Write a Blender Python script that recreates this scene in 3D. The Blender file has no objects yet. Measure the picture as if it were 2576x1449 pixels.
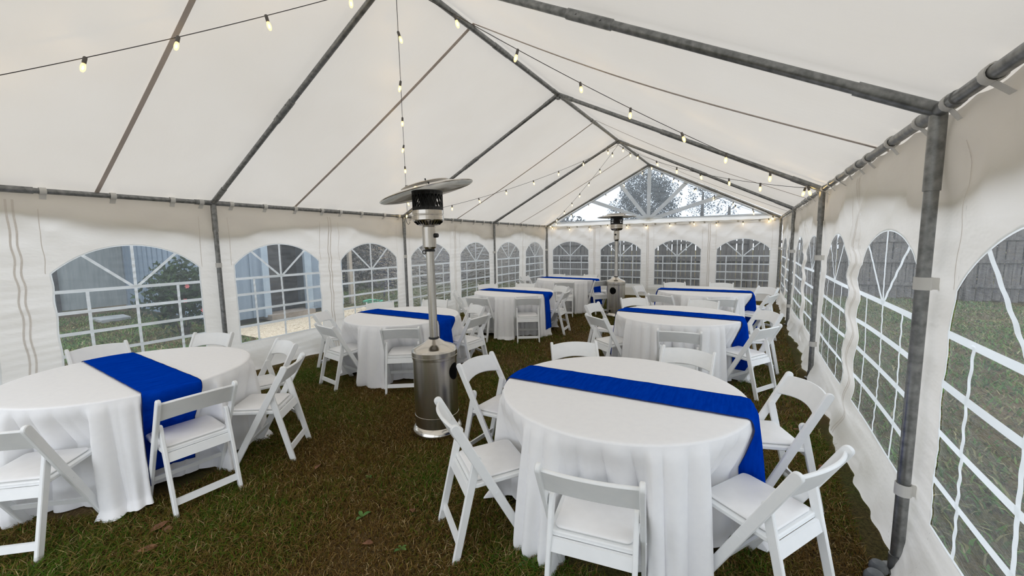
import bpy, math, random, itertools
import numpy as np
from mathutils import Vector, Matrix

random.seed(7)
RNG = np.random.default_rng(7)
SC = bpy.context.scene
COL = SC.collection
PI = math.pi

# ------------------------------------------------------------------ camera
F_PX = 1017.805
YAW, PITCH, ROLL = -0.5258, -0.1083, -0.0151
CAM_Z = 1.7157
ca, sa, cb, sb = math.cos(YAW), math.sin(YAW), math.cos(PITCH), math.sin(PITCH)
fwd = Vector((sa * cb, ca * cb, sb))
r0 = Vector((ca, -sa, 0))
u0 = r0.cross(fwd)
right = math.cos(ROLL) * r0 + math.sin(ROLL) * u0
up = -math.sin(ROLL) * r0 + math.cos(ROLL) * u0
cam_d = bpy.data.cameras.new('camera')
cam_d.sensor_fit = 'HORIZONTAL'
cam_d.sensor_width = 36.0
cam_d.lens = F_PX / 2576 * 36.0
cam_d.clip_start = 0.05
cam_d.clip_end = 300
cam = bpy.data.objects.new('camera', cam_d)
COL.objects.link(cam)
m = Matrix.Identity(4)
for i in range(3):
    m[i][0], m[i][1], m[i][2] = right[i], up[i], -fwd[i]
m[2][3] = CAM_Z
cam.matrix_world = m
SC.camera = cam

# ------------------------------------------------------------------ sky: an overcast dome (brighter towards the zenith)
SKY_STRENGTH = 2.30
world = bpy.data.worlds.new('overcast')
SC.world = world
world.use_nodes = True
nt = world.node_tree
nt.nodes.clear()
tc = nt.nodes.new('ShaderNodeTexCoord')
sp = nt.nodes.new('ShaderNodeSeparateXYZ')
nt.links.new(tc.outputs['Generated'], sp.inputs[0])
mr = nt.nodes.new('ShaderNodeMapRange')
mr.inputs['From Min'].default_value = 0.0
mr.inputs['From Max'].default_value = 1.0
mr.inputs['To Min'].default_value = 0.56
mr.inputs['To Max'].default_value = 1.0
nt.links.new(sp.outputs['Z'], mr.inputs['Value'])
mx = nt.nodes.new('ShaderNodeMix')
mx.data_type = 'RGBA'
mx.blend_type = 'MULTIPLY'
mx.inputs[0].default_value = 1.0
mx.inputs[6].default_value = (0.93, 0.98, 1.05, 1)
nt.links.new(mr.outputs[0], mx.inputs[7])
bg = nt.nodes.new('ShaderNodeBackground')
bg.inputs['Strength'].default_value = SKY_STRENGTH
nt.links.new(mx.outputs[2], bg.inputs['Color'])
wo = nt.nodes.new('ShaderNodeOutputWorld')
nt.links.new(bg.outputs[0], wo.inputs['Surface'])

SC.view_settings.view_transform = 'Standard'
SC.view_settings.look = 'None'
SC.view_settings.exposure = 0.23
SC.view_settings.gamma = 1.0
SC.view_settings.use_curve_mapping = False
cy = SC.cycles
cy.max_bounces = 8
cy.diffuse_bounces = 5
cy.use_adaptive_sampling = True
cy.adaptive_threshold = 0.05
cy.glossy_bounces = 4
cy.transmission_bounces = 6
cy.transparent_max_bounces = 16
cy.caustics_reflective = False
cy.caustics_refractive = False
cy.sample_clamp_indirect = 6.0

# ------------------------------------------------------------------ measures of the place (metres)
XL, XR = -5.914, 0.730           # lines of tent legs
XM = (XL + XR) / 2
BAY = 3.325
FY = [12.6105 - BAY * i for i in range(5)]    # frames: gable end first, entrance last
HE, HR = 2.291, 3.972            # eave and ridge height
TUBE = 0.027


def sm(t):
    t = min(1.0, max(0.0, t))
    return t * t * (3 - 2 * t)


def gh(x, y):                    # the lawn rises a little towards the gable end
    return 0.085 * sm((y - 4.5) / 4.5)


# ------------------------------------------------------------------ materials
MATS = {}


def new_mat(name):
    mt = bpy.data.materials.new(name)
    mt.use_nodes = True
    nt = mt.node_tree
    nt.nodes.clear()
    out = nt.nodes.new('ShaderNodeOutputMaterial')
    MATS[name] = mt
    return mt, nt, out


def nnode(nt, t, **kw):
    n = nt.nodes.new(t)
    for k, v in kw.items():
        setattr(n, k, v)
    return n


def noise(nt, scale, detail=4, rough=0.55, vec='Object', stretch=None):
    tcn = nnode(nt, 'ShaderNodeTexCoord')
    src = tcn.outputs[vec]
    if stretch:
        mp = nnode(nt, 'ShaderNodeMapping')
        mp.inputs['Scale'].default_value = stretch
        nt.links.new(src, mp.inputs[0])
        src = mp.outputs[0]
    n = nnode(nt, 'ShaderNodeTexNoise')
    n.inputs['Scale'].default_value = scale
    n.inputs['Detail'].default_value = detail
    n.inputs['Roughness'].default_value = rough
    nt.links.new(src, n.inputs['Vector'])
    return n


def ramp(nt, src, stops):
    r = nnode(nt, 'ShaderNodeValToRGB')
    el = r.color_ramp.elements
    while len(el) < len(stops):
        el.new(0.5)
    for e, (p, c) in zip(el, stops):
        e.position = p
        e.color = (*c, 1)
    nt.links.new(src, r.inputs[0])
    return r


def bump(nt, src, strength, dist=0.01):
    b = nnode(nt, 'ShaderNodeBump')
    b.inputs['Strength'].default_value = strength
    b.inputs['Distance'].default_value = dist
    nt.links.new(src, b.inputs['Height'])
    return b


def simple(name, c1, c2=None, rough=0.6, metal=0.0, scale=8, bscale=None, bstr=0.2, bdist=0.005, stretch=None, spec=0.5, detail=5, lo=0.35, hi=0.65):
    mt, nt, out = new_mat(name)
    p = nnode(nt, 'ShaderNodeBsdfPrincipled')
    p.inputs['Roughness'].default_value = rough
    p.inputs['Metallic'].default_value = metal
    p.inputs['Specular IOR Level'].default_value = spec
    if c2 is None:
        p.inputs['Base Color'].default_value = (*c1, 1)
    else:
        n = noise(nt, scale, detail, stretch=stretch)
        r = ramp(nt, n.outputs['Fac'], [(lo, c1), (hi, c2)])
        nt.links.new(r.outputs[0], p.inputs['Base Color'])
    if bscale:
        n = noise(nt, bscale, 4, stretch=stretch)
        b = bump(nt, n.outputs['Fac'], bstr, bdist)
        nt.links.new(b.outputs[0], p.inputs['Normal'])
    nt.links.new(p.outputs[0], out.inputs[0])
    return mt


def fabric(name, c1, c2, transl, scale=1.5, bscale=6, bstr=0.25, bdist=0.02, tcol=None, stretch=None, crease=0):
    """white tent sheeting: part of the light goes through"""
    mt, nt, out = new_mat(name)
    n = noise(nt, scale, 2)
    r = ramp(nt, n.outputs['Fac'], [(0.3, c1), (0.7, c2)])
    d = nnode(nt, 'ShaderNodeBsdfDiffuse')
    t = nnode(nt, 'ShaderNodeBsdfTranslucent')
    g = nnode(nt, 'ShaderNodeBsdfGlossy')
    g.inputs['Roughness'].default_value = 0.45
    g.inputs['Color'].default_value = (0.9, 0.9, 0.9, 1)
    nt.links.new(r.outputs[0], d.inputs[0])
    if tcol:
        mxx = nnode(nt, 'ShaderNodeMix', data_type='RGBA', blend_type='MULTIPLY')
        mxx.inputs[0].default_value = 1
        mxx.inputs[7].default_value = (*tcol, 1)
        nt.links.new(r.outputs[0], mxx.inputs[6])
        nt.links.new(mxx.outputs[2], t.inputs[0])
    else:
        nt.links.new(r.outputs[0], t.inputs[0])
    nb = noise(nt, bscale, 3, stretch=stretch)
    b = bump(nt, nb.outputs['Fac'], bstr, bdist)
    if crease:
        tcv = nnode(nt, 'ShaderNodeTexCoord')
        vo = nnode(nt, 'ShaderNodeTexVoronoi', feature='DISTANCE_TO_EDGE')
        vo.inputs['Scale'].default_value = crease
        vo.inputs['Randomness'].default_value = 1.0
        nt.links.new(tcv.outputs['Object'], vo.inputs['Vector'])
        rv = ramp(nt, vo.outputs['Distance'], [(0.0, (0, 0, 0)), (0.03, (1, 1, 1))])
        b2 = bump(nt, rv.outputs[0], 0.35, 0.006)
        nt.links.new(b.outputs[0], b2.inputs['Normal'])
        b = b2
    for s in (d, t, g):
        nt.links.new(b.outputs[0], s.inputs['Normal'])
    mix = nnode(nt, 'ShaderNodeMixShader')
    mix.inputs[0].default_value = transl
    nt.links.new(d.outputs[0], mix.inputs[1])
    nt.links.new(t.outputs[0], mix.inputs[2])
    mix2 = nnode(nt, 'ShaderNodeMixShader')
    mix2.inputs[0].default_value = 0.03
    nt.links.new(mix.outputs[0], mix2.inputs[1])
    nt.links.new(g.outputs[0], mix2.inputs[2])
    nt.links.new(mix2.outputs[0], out.inputs[0])
    return mt


def vinyl(name, tint, haze, gloss, bscale=7, bstr=0.5, stretch=(1, 1, 3.5)):
    """clear wrinkled window vinyl: see-through, a little milky, wavy reflections"""
    mt, nt, out = new_mat(name)
    tr = nnode(nt, 'ShaderNodeBsdfTransparent')
    tr.inputs[0].default_value = (*tint, 1)
    hz = nnode(nt, 'ShaderNodeBsdfTranslucent')
    hz.inputs[0].default_value = (0.8, 0.86, 0.9, 1)
    gl = nnode(nt, 'ShaderNodeBsdfGlossy')
    gl.inputs['Roughness'].default_value = 0.06
    n = noise(nt, bscale, 3, 0.6, stretch=stretch)
    b = bump(nt, n.outputs['Fac'], bstr, 0.05)
    nt.links.new(b.outputs[0], gl.inputs['Normal'])
    r = ramp(nt, n.outputs['Fac'], [(0.3, (haze * 0.75,) * 3), (0.75, (haze * 1.35,) * 3)])
    mix = nnode(nt, 'ShaderNodeMixShader')
    nt.links.new(r.outputs[0], mix.inputs[0])
    nt.links.new(tr.outputs[0], mix.inputs[1])
    nt.links.new(hz.outputs[0], mix.inputs[2])
    fr = nnode(nt, 'ShaderNodeFresnel')
    fr.inputs['IOR'].default_value = 1.45
    nt.links.new(b.outputs[0], fr.inputs['Normal'])
    mu = nnode(nt, 'ShaderNodeMath', operation='MULTIPLY')
    mu.inputs[1].default_value = gloss
    nt.links.new(fr.outputs[0], mu.inputs[0])
    mix2 = nnode(nt, 'ShaderNodeMixShader')
    nt.links.new(mu.outputs[0], mix2.inputs[0])
    nt.links.new(mix.outputs[0], mix2.inputs[1])
    nt.links.new(gl.outputs[0], mix2.inputs[2])
    nt.links.new(mix2.outputs[0], out.inputs[0])
    return mt


M_CANOPY = fabric('canopy_sheet', (0.86, 0.80, 0.715), (0.90, 0.845, 0.765), 0.265, scale=0.9, bscale=2.6, bstr=0.16, bdist=0.03, stretch=(1, 2.5, 1))
M_WALL = fabric('wall_sheet', (0.87, 0.84, 0.795), (0.92, 0.895, 0.855), 0.54, scale=1.6, bscale=4.0, bstr=0.30, bdist=0.03, stretch=(1, 1, 2.2))
M_BAR = fabric('window_tape', (0.97, 0.985, 0.985), (0.98, 0.99, 0.99), 0.86, bscale=30, bstr=0.1, bdist=0.004)
M_STRAP = fabric('strap_webbing', (0.80, 0.79, 0.76), (0.86, 0.85, 0.82), 0.3, bscale=60, bstr=0.2, bdist=0.002)
M_SPOKE = fabric('gable_tape', (0.90, 0.89, 0.85), (0.93, 0.92, 0.89), 0.78, bscale=10, bstr=0.1, bdist=0.01)
M_VINYL = vinyl('window_vinyl', (0.94, 0.96, 0.97), 0.085, 0.6, bstr=0.35)
M_VINYL_R = vinyl('window_vinyl_milky', (0.90, 0.93, 0.96), 0.10, 0.7, bscale=9, bstr=0.35, stretch=(1, 0.6, 4))
M_VINYL_G = vinyl('gable_vinyl', (0.74, 0.80, 0.87), 0.16, 0.8, bscale=6, bstr=0.7, stretch=(1, 1, 2.6))
M_ZIP = fabric('zip_tape', (0.78, 0.74, 0.69), (0.82, 0.78, 0.73), 0.42, bscale=60)
M_WEB = fabric('ceiling_webbing', (0.66, 0.59, 0.54), (0.72, 0.65, 0.60), 0.25, bscale=60)
M_TUBE = simple('galvanised_tube', (0.15, 0.155, 0.155), (0.34, 0.345, 0.34), rough=0.38, metal=0.75, scale=24, stretch=(1, 1, 1), bscale=40, bstr=0.08, bdist=0.002, lo=0.3, hi=0.75)
M_STEEL = simple('brushed_steel', (0.50, 0.47, 0.43), (0.66, 0.63, 0.58), rough=0.27, metal=1.0, scale=3, stretch=(14, 14, 0.3), bscale=120, bstr=0.05, bdist=0.001)
M_STEEL2 = simple('polished_steel', (0.62, 0.58, 0.52), (0.72, 0.69, 0.64), rough=0.16, metal=1.0, scale=4)
M_BLACK = simple('black_enamel', (0.012, 0.012, 0.012), rough=0.5)
M_HOLE = simple('dark_opening', (0.004, 0.004, 0.004), rough=0.9, spec=0.1)
M_RESIN = simple('white_resin', (0.87, 0.885, 0.89), (0.90, 0.91, 0.91), rough=0.38, scale=18, detail=2)
M_PAD = simple('white_vinyl_pad', (0.88, 0.875, 0.875), (0.91, 0.905, 0.905), rough=0.45, scale=14, detail=2)
M_BOLT = simple('bolt_steel', (0.45, 0.45, 0.45), rough=0.4, metal=1.0)
M_CLOTH = simple('white_polyester', (0.93, 0.93, 0.945), (0.95, 0.95, 0.96), rough=0.85, scale=25, detail=2, spec=0.2)
M_BLUE = simple('royal_blue_satin', (0.0, 0.034, 0.36), (0.001, 0.048, 0.45), rough=0.6, scale=10, bscale=5, bstr=0.5, bdist=0.012, stretch=(6, 0.8, 1), spec=0.0)
M_BLUE_HEM = simple('royal_blue_hem', (0.002, 0.010, 0.09), rough=0.6)
M_TABLE = simple('table_plastic', (0.55, 0.55, 0.53), rough=0.6)
M_CABLE = simple('cable_rubber', (0.05, 0.048, 0.045), rough=0.7)
M_SOCKET = simple('socket_plastic', (0.12, 0.11, 0.10), rough=0.6)
M_LEAF_DRY = simple('dry_leaf', (0.13, 0.055, 0.025), (0.24, 0.11, 0.05), rough=0.8, scale=30)
M_WEED = simple('weed_leaf', (0.04, 0.12, 0.015), (0.09, 0.19, 0.03), rough=0.6, scale=30)
M_SHED = simple('shed_paint', (0.20, 0.255, 0.32), (0.24, 0.30, 0.37), rough=0.7, scale=3, stretch=(6, 6, 0.5), bscale=30, bstr=0.15, bdist=0.003)
M_SHED2 = simple('shed_grey', (0.235, 0.26, 0.265), (0.30, 0.325, 0.33), rough=0.75, scale=3, stretch=(6, 6, 0.5))
M_TRIM = simple('shed_trim', (0.30, 0.37, 0.44), (0.36, 0.43, 0.5), rough=0.7, scale=4)
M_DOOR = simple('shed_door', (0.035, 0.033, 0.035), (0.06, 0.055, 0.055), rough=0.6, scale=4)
M_SILL = simple('weathered_sill', (0.22, 0.18, 0.14), (0.32, 0.27, 0.22), rough=0.9, scale=6)
M_FENCE = simple('weathered_fence', (0.085, 0.078, 0.075), (0.20, 0.185, 0.17), rough=0.9, scale=4, stretch=(5, 5, 0.4), bscale=30, bstr=0.3, bdist=0.004)
M_POST = simple('pale_post', (0.38, 0.32, 0.25), (0.5, 0.43, 0.35), rough=0.85, scale=5, stretch=(6, 6, 0.5))
M_STAKE = simple('dark_stake', (0.04, 0.04, 0.045), rough=0.6)
M_HOSE = simple('green_hose', (0.07, 0.42, 0.25), (0.10, 0.5, 0.3), rough=0.45)
M_ROOF = simple('shed_roof', (0.12, 0.12, 0.125), (0.17, 0.17, 0.17), rough=0.9, scale=10)
M_BARK = simple('bark', (0.05, 0.04, 0.032), (0.12, 0.10, 0.08), rough=0.95, scale=8, stretch=(3, 3, 0.5), bscale=12, bstr=0.5, bdist=0.02)
M_CONC = simple('concrete', (0.26, 0.27, 0.27), (0.36, 0.37, 0.37), rough=0.9, scale=6)
M_WEIGHT = simple('grey_weight', (0.10, 0.11, 0.115), (0.22, 0.23, 0.24), rough=0.7, scale=12)
M_PINK = simple('pink_petal', (0.75, 0.13, 0.14), (0.85, 0.25, 0.24), rough=0.6, scale=30)
M_GRAVEL = simple('tan_gravel', (0.42, 0.33, 0.22), (0.70, 0.60, 0.45), rough=0.95, scale=35, bscale=60, bstr=0.6, bdist=0.02, detail=8)


def attr_mat(name, rough=0.75, transl=0.25):
    mt, nt, out = new_mat(name)
    a = nnode(nt, 'ShaderNodeAttribute', attribute_name='tint')
    d = nnode(nt, 'ShaderNodeBsdfPrincipled')
    d.inputs['Roughness'].default_value = rough
    d.inputs['Specular IOR Level'].default_value = 0.06
    t = nnode(nt, 'ShaderNodeBsdfTranslucent')
    nt.links.new(a.outputs['Color'], d.inputs['Base Color'])
    nt.links.new(a.outputs['Color'], t.inputs[0])
    mix = nnode(nt, 'ShaderNodeMixShader')
    mix.inputs[0].default_value = transl
    nt.links.new(d.outputs[0], mix.inputs[1])
    nt.links.new(t.outputs[0], mix.inputs[2])
    nt.links.new(mix.outputs[0], out.inputs[0])
    return mt


M_BLADE = attr_mat('grass_blade')
M_FOLIAGE = attr_mat('foliage')


def ground_mat():
    mt, nt, out = new_mat('lawn_soil')
    p = nnode(nt, 'ShaderNodeBsdfPrincipled')
    p.inputs['Roughness'].default_value = 0.95
    p.inputs['Specular IOR Level'].default_value = 0.15
    n1 = noise(nt, 0.55, 5, 0.6)
    n2 = noise(nt, 90, 8, 0.75)
    r1 = ramp(nt, n1.outputs['Fac'], [(0.36, (0.075, 0.085, 0.022)), (0.5, (0.10, 0.075, 0.028)), (0.62, (0.15, 0.10, 0.045))])
    r2 = ramp(nt, n2.outputs['Fac'], [(0.35, (0.25, 0.25, 0.25)), (0.65, (1.6, 1.6, 1.6))])
    mxx = nnode(nt, 'ShaderNodeMix', data_type='RGBA', blend_type='MULTIPLY')
    mxx.inputs[0].default_value = 1
    nt.links.new(r1.outputs[0], mxx.inputs[6])
    nt.links.new(r2.outputs[0], mxx.inputs[7])
    nt.links.new(mxx.outputs[2], p.inputs['Base Color'])
    b = bump(nt, n2.outputs['Fac'], 0.7, 0.03)
    nt.links.new(b.outputs[0], p.inputs['Normal'])
    nt.links.new(p.outputs[0], out.inputs[0])
    return mt


M_GROUND = ground_mat()


def bulb_mat():
    mt, nt, out = new_mat('lit_bulb')
    e = nnode(nt, 'ShaderNodeEmission')
    e.inputs['Color'].default_value = (1.0, 0.76, 0.36, 1)
    e.inputs['Strength'].default_value = 1.7
    tr = nnode(nt, 'ShaderNodeBsdfTransparent')
    tr.inputs[0].default_value = (1, 0.95, 0.85, 1)
    mix = nnode(nt, 'ShaderNodeMixShader')
    mix.inputs[0].default_value = 0.6
    nt.links.new(tr.outputs[0], mix.inputs[1])
    nt.links.new(e.outputs[0], mix.inputs[2])
    nt.links.new(mix.outputs[0], out.inputs[0])
    return mt


def filament_mat():
    mt, nt, out = new_mat('lit_filament')
    e = nnode(nt, 'ShaderNodeEmission')
    e.inputs['Color'].default_value = (1.0, 0.72, 0.32, 1)
    e.inputs['Strength'].default_value = 200.0
    nt.links.new(e.outputs[0], out.inputs[0])
    return mt


M_BULB = bulb_mat()
M_FILAMENT = filament_mat()
M_GLASS = vinyl('bulb_glass', (0.98, 0.95, 0.88), 0.05, 0.8, bstr=0.0)


# ------------------------------------------------------------------ mesh helpers
class MB:
    def __init__(self):
        self.v, self.f = [], []

    def add(self, vs, fs):
        o = len(self.v)
        self.v += [tuple(map(float, p)) for p in vs]
        self.f += [tuple(i + o for i in q) for q in fs]
        return self

    def box(self, c, s, rot=None):
        vs = []
        for dx in (-.5, .5):
            for dy in (-.5, .5):
                for dz in (-.5, .5):
                    p = Vector((dx * s[0], dy * s[1], dz * s[2]))
                    if rot:
                        p = rot @ p
                    vs.append(Vector(c) + p)
        return self.add(vs, [(0, 1, 3, 2), (4, 6, 7, 5), (0, 4, 5, 1), (2, 3, 7, 6), (0, 2, 6, 4), (1, 5, 7, 3)])

    def plate(self, poly, x0, x1, ch, frame=None):
        """convex polygon (2D, a/b) pushed from x0 to x1 with chamfered rims; frame maps (x, a, b) to 3D"""
        n = len(poly)
        area = sum(poly[i][0] * poly[(i + 1) % n][1] - poly[(i + 1) % n][0] * poly[i][1] for i in range(n))
        if area < 0:
            poly = poly[::-1]
        ins = []
        for i in range(n):
            p0, p1, p2 = poly[i - 1], poly[i], poly[(i + 1) % n]
            e1 = Vector((p1[0] - p0[0], p1[1] - p0[1])).normalized()
            e2 = Vector((p2[0] - p1[0], p2[1] - p1[1])).normalized()
            n1, n2 = Vector((-e1[1], e1[0])), Vector((-e2[1], e2[0]))
            b = (n1 + n2)
            b = b / max(0.3, b.length_squared) * 2
            ins.append((p1[0] + b[0] * ch, p1[1] + b[1] * ch))
        fr = frame or (lambda x, a, b: (x, a, b))
        rings = [(x0, ins), (x0 + ch, poly), (x1 - ch, poly), (x1, ins)]
        vs = [fr(x, a, b) for x, pl in rings for a, b in pl]
        fs = [tuple(range(n))[::-1], tuple(range(3 * n, 4 * n))]
        for k in range(3):
            for i in range(n):
                j = (i + 1) % n
                fs.append((k * n + i, k * n + j, (k + 1) * n + j, (k + 1) * n + i))
        return self.add(vs, fs)

    def tube(self, pts, r, n=10, cap=True, closed=False):
        pts = [Vector(p) for p in pts]
        k = len(pts)
        rr = r if isinstance(r, (list, tuple)) else [r] * k
        vs = []
        nrm = None
        for i, p in enumerate(pts):
            a = pts[i - 1] if (i > 0 or closed) else pts[i]
            b = pts[(i + 1) % k] if (i < k - 1 or closed) else pts[i]
            t = (b - a).normalized()
            if nrm is None:
                nrm = t.orthogonal().normalized()
            nrm = (nrm - t * nrm.dot(t)).normalized()
            bn = t.cross(nrm)
            for j in range(n):
                w = 2 * PI * j / n
                vs.append(p + (nrm * math.cos(w) + bn * math.sin(w)) * rr[i])
        fs = []
        for i in range(k if closed else k - 1):
            for j in range(n):
                a, b = i * n + j, i * n + (j + 1) % n
                c, d = ((i + 1) % k) * n + (j + 1) % n, ((i + 1) % k) * n + j
                fs.append((a, b, c, d))
        if cap and not closed:
            fs.append(tuple(range(n))[::-1])
            fs.append(tuple(range((k - 1) * n, k * n)))
        return self.add(vs, fs)

    def lathe(self, prof, n=32, c=(0, 0, 0), cap0=False, cap1=False, mat=None):
        vs = []
        for r, z in prof:
            for j in range(n):
                w = 2 * PI * j / n
                p = Vector((r * math.cos(w), r * math.sin(w), z))
                if mat:
                    p = mat @ p
                vs.append(p + Vector(c))
        fs = []
        for i in range(len(prof) - 1):
            for j in range(n):
                fs.append((i * n + j, i * n + (j + 1) % n, (i + 1) * n + (j + 1) % n, (i + 1) * n + j))
        if cap0:
            fs.append(tuple(range(n))[::-1])
        if cap1:
            k = len(prof) - 1
            fs.append(tuple(range(k * n, (k + 1) * n)))
        return self.add(vs, fs)

    def grid(self, nu, nv, fn, flip=False):
        vs = [fn(i / nu, j / nv) for i in range(nu + 1) for j in range(nv + 1)]
        fs = []
        for i in range(nu):
            for j in range(nv):
                a = i * (nv + 1) + j
                q = (a, a + 1, a + nv + 2, a + nv + 1)
                fs.append(q[::-1] if flip else q)
        return self.add(vs, fs)

    def build(self, name, mat, parent=None, smooth=True, angle=40, recalc=False):
        me = bpy.data.meshes.new(name)
        me.from_pydata(self.v, [], self.f)
        me.materials.append(mat)
        if recalc:
            import bmesh
            bm = bmesh.new()
            bm.from_mesh(me)
            bmesh.ops.recalc_face_normals(bm, faces=bm.faces)
            bm.to_mesh(me)
            bm.free()
        if smooth:
            me.polygons.foreach_set('use_smooth', [True] * len(me.polygons))
            me.set_sharp_from_angle(angle=math.radians(angle))
        me.update()
        o = bpy.data.objects.new(name, me)
        COL.objects.link(o)
        if parent:
            o.parent = parent
        return o


def tag(o, label, cat, group=None, kind=None):
    o['label'] = label
    o['category'] = cat
    if group:
        o['group'] = group
    if kind:
        o['kind'] = kind
    return o


def thing(name, label, cat, loc=(0, 0, 0), rz=0.0, group=None, kind=None):
    o = bpy.data.objects.new(name, None)
    o.empty_display_size = 0.1
    COL.objects.link(o)
    o.location = loc
    o.rotation_euler = (0, 0, rz)
    return tag(o, label, cat, group, kind)


def dup(root, loc, rz, label):
    r = root.copy()
    COL.objects.link(r)
    r.location = loc
    r.rotation_euler = (0, 0, rz)
    r['label'] = label
    for ch in root.children:
        c = ch.copy()
        COL.objects.link(c)
        c.parent = r
        for g in ch.children:
            d = g.copy()
            COL.objects.link(d)
            d.parent = c
    return r


# ------------------------------------------------------------------ ground
def make_ground():
    xs = np.concatenate([np.linspace(-60, -8, 14), np.linspace(-7, 3, 41), np.linspace(5, 60, 14)])
    ys = np.concatenate([np.linspace(-40, -3, 10), np.linspace(-2, 15, 69), np.linspace(17, 80, 14)])
    b = MB()
    vs = [(x, y, gh(x, y) + 0.006 * math.sin(2.1 * x + y) * math.sin(1.7 * y - x)) for x in xs for y in ys]
    ny = len(ys)
    fs = []
    for i in range(len(xs) - 1):
        for j in range(ny - 1):
            a = i * ny + j
            fs.append((a, a + ny, a + ny + 1, a + 1))
    b.add(vs, fs)
    o = b.build('ground', M_GROUND)
    tag(o, 'lawn of dry brown and green turf under and around the tent', 'ground', kind='structure')
    return o


make_ground()

# ------------------------------------------------------------------ tent frame
frame = thing('tent_skeleton', 'grey galvanised tube skeleton of the tent with legs, rafters and ridge pole', 'tent poles', (XM, 6, 0))
FO = Vector((-XM, -6, 0))


def fp(x, y, z):
    return Vector((x, y, z)) + FO


for i, y in enumerate(FY):
    for x, s in ((XL, 1), (XR, -1)):
        g0 = gh(x, y)
        MB().tube([fp(x, y, g0 - 0.02), fp(x, y, HE - 0.05)], TUBE, 14).build('leg', M_TUBE, frame)
        foot = MB()
        foot.lathe([(0.001, g0 + 0.012), (0.06, g0 + 0.012), (0.06, g0 + 0.02), (0.033, g0 + 0.022), (0.033, g0 + 0.10), (0.028, g0 + 0.101)], 14, fp(x, y, 0))
        foot.build('leg_foot', M_TUBE, frame)
        # eave fitting: sleeves on the leg, along the rail and up the rafter, welded together
        rd = Vector(((XM - x), 0, HR - HE)).normalized()
        q = fp(x, y, HE)
        fit = MB()
        fit.tube([q + Vector((0, 0, -0.36)), q + Vector((0, 0, -0.02))], TUBE + 0.005, 14)
        fit.tube([q + Vector((0, -0.20, 0)), q + Vector((0, 0.20, 0))], TUBE + 0.005, 14)
        fit.tube([q, q + rd * 0.34], TUBE + 0.005, 14)
        fit.lathe([(0.001, 0.04), (0.02, 0.036), (0.04, 0.0), (0.02, -0.036), (0.001, -0.04)], 14, q)
        fit.build('corner_fitting', M_TUBE, frame)
        a, e = fp(x, y, HE), fp(XM, y, HR)
        MB().tube([a, e], TUBE, 14).build('rafter', M_TUBE, frame)
        mid = a.lerp(e, 0.5)
        d = (e - a).normalized()
        sl = MB()
        sl.tube([mid - d * 0.17, mid - d * 0.165, mid + d * 0.165, mid + d * 0.17], [TUBE + 0.001, TUBE + 0.006, TUBE + 0.006, TUBE + 0.001], 14)
        for tt in (-0.09, 0.09):
            sl.tube([mid + d * tt + Vector((0, -0.04, 0)), mid + d * tt + Vector((0, 0.04, 0))], 0.006, 6)
        sl.build('sleeve', M_TUBE, frame)
    q = fp(XM, y, HR)
    rf = MB()
    for s in (1, -1):
        rd = Vector((s * (XR - XM), 0, HE - HR)).normalized()
        rf.tube([q, q + rd * 0.26], TUBE + 0.005, 14)
    rf.tube([q + Vector((0, -0.2, 0)), q + Vector((0, 0.2, 0))], TUBE + 0.005, 14)
    rf.lathe([(0.001, -0.075), (0.03, -0.07), (0.034, -0.045), (0.02, -0.02)], 12, q)
    rf.build('ridge_fitting', M_TUBE, frame)
for i in range(4):
    ya, yb = FY[i + 1], FY[i]
    ym = (ya + yb) / 2
    for nm, x, z in (('ridge_pole', XM, HR), ('eave_rail', XL, HE), ('eave_rail', XR, HE)):
        MB().tube([fp(x, ya, z), fp(x, yb, z)], TUBE if nm == 'eave_rail' else TUBE + 0.002, 14).build(nm, M_TUBE, frame)
        MB().tube([fp(x, ym - 0.15, z), fp(x, ym + 0.15, z)], TUBE + 0.006, 14).build('sleeve', M_TUBE, frame)
MB().tube([fp(XL, FY[0], HE - 0.03), fp(XR, FY[0], HE - 0.03)], 0.007, 8).build('gable_rope', M_STRAP, frame)
hk = MB()
hp = fp(XL + 0.06, FY[2] - 0.01, HE - 0.03)
hk.tube([hp, hp + Vector((0.0, 0.03, -0.10)), hp + Vector((0, 0.07, -0.13)), hp + Vector((0, 0.11, -0.10)), hp + Vector((0, 0.11, -0.07))], 0.006, 6)
hk.build('wire_hook', M_TUBE, frame)

# ------------------------------------------------------------------ canopy (the ceiling)
ceil = thing('ceiling', 'white translucent tent canopy stretched over the rafters', 'canopy', (XM, 6, HE), kind='structure')
CO = Vector((-XM, -6, -HE))


def roof_pt(side, t, y, off=0.0):
    """t 0 at the eave (slightly outside) .. 1 at the ridge"""
    xe = (XL - 0.105) if side < 0 else (XR + 0.105)
    ze = HE - 0.012
    x = xe + (XM - xe) * t
    z = ze + (HR + 0.035 - ze) * t
    k = (FY[0] - y) / BAY
    fr = abs(math.sin(PI * k))
    sag = 0.028 * fr * math.sin(PI * min(1, max(0, t)))
    z -= sag
    # light creases fanning out from the eave corners
    near = math.exp(-t * 3.2)
    z += 0.010 * near * math.sin(9.5 * k * PI + 6 * t + (1 if side > 0 else 0.3)) * fr
    z += 0.006 * math.sin(4.1 * y + 3 * t + side) * fr * math.sin(PI * t)
    return Vector((x, y, z + off))


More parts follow.
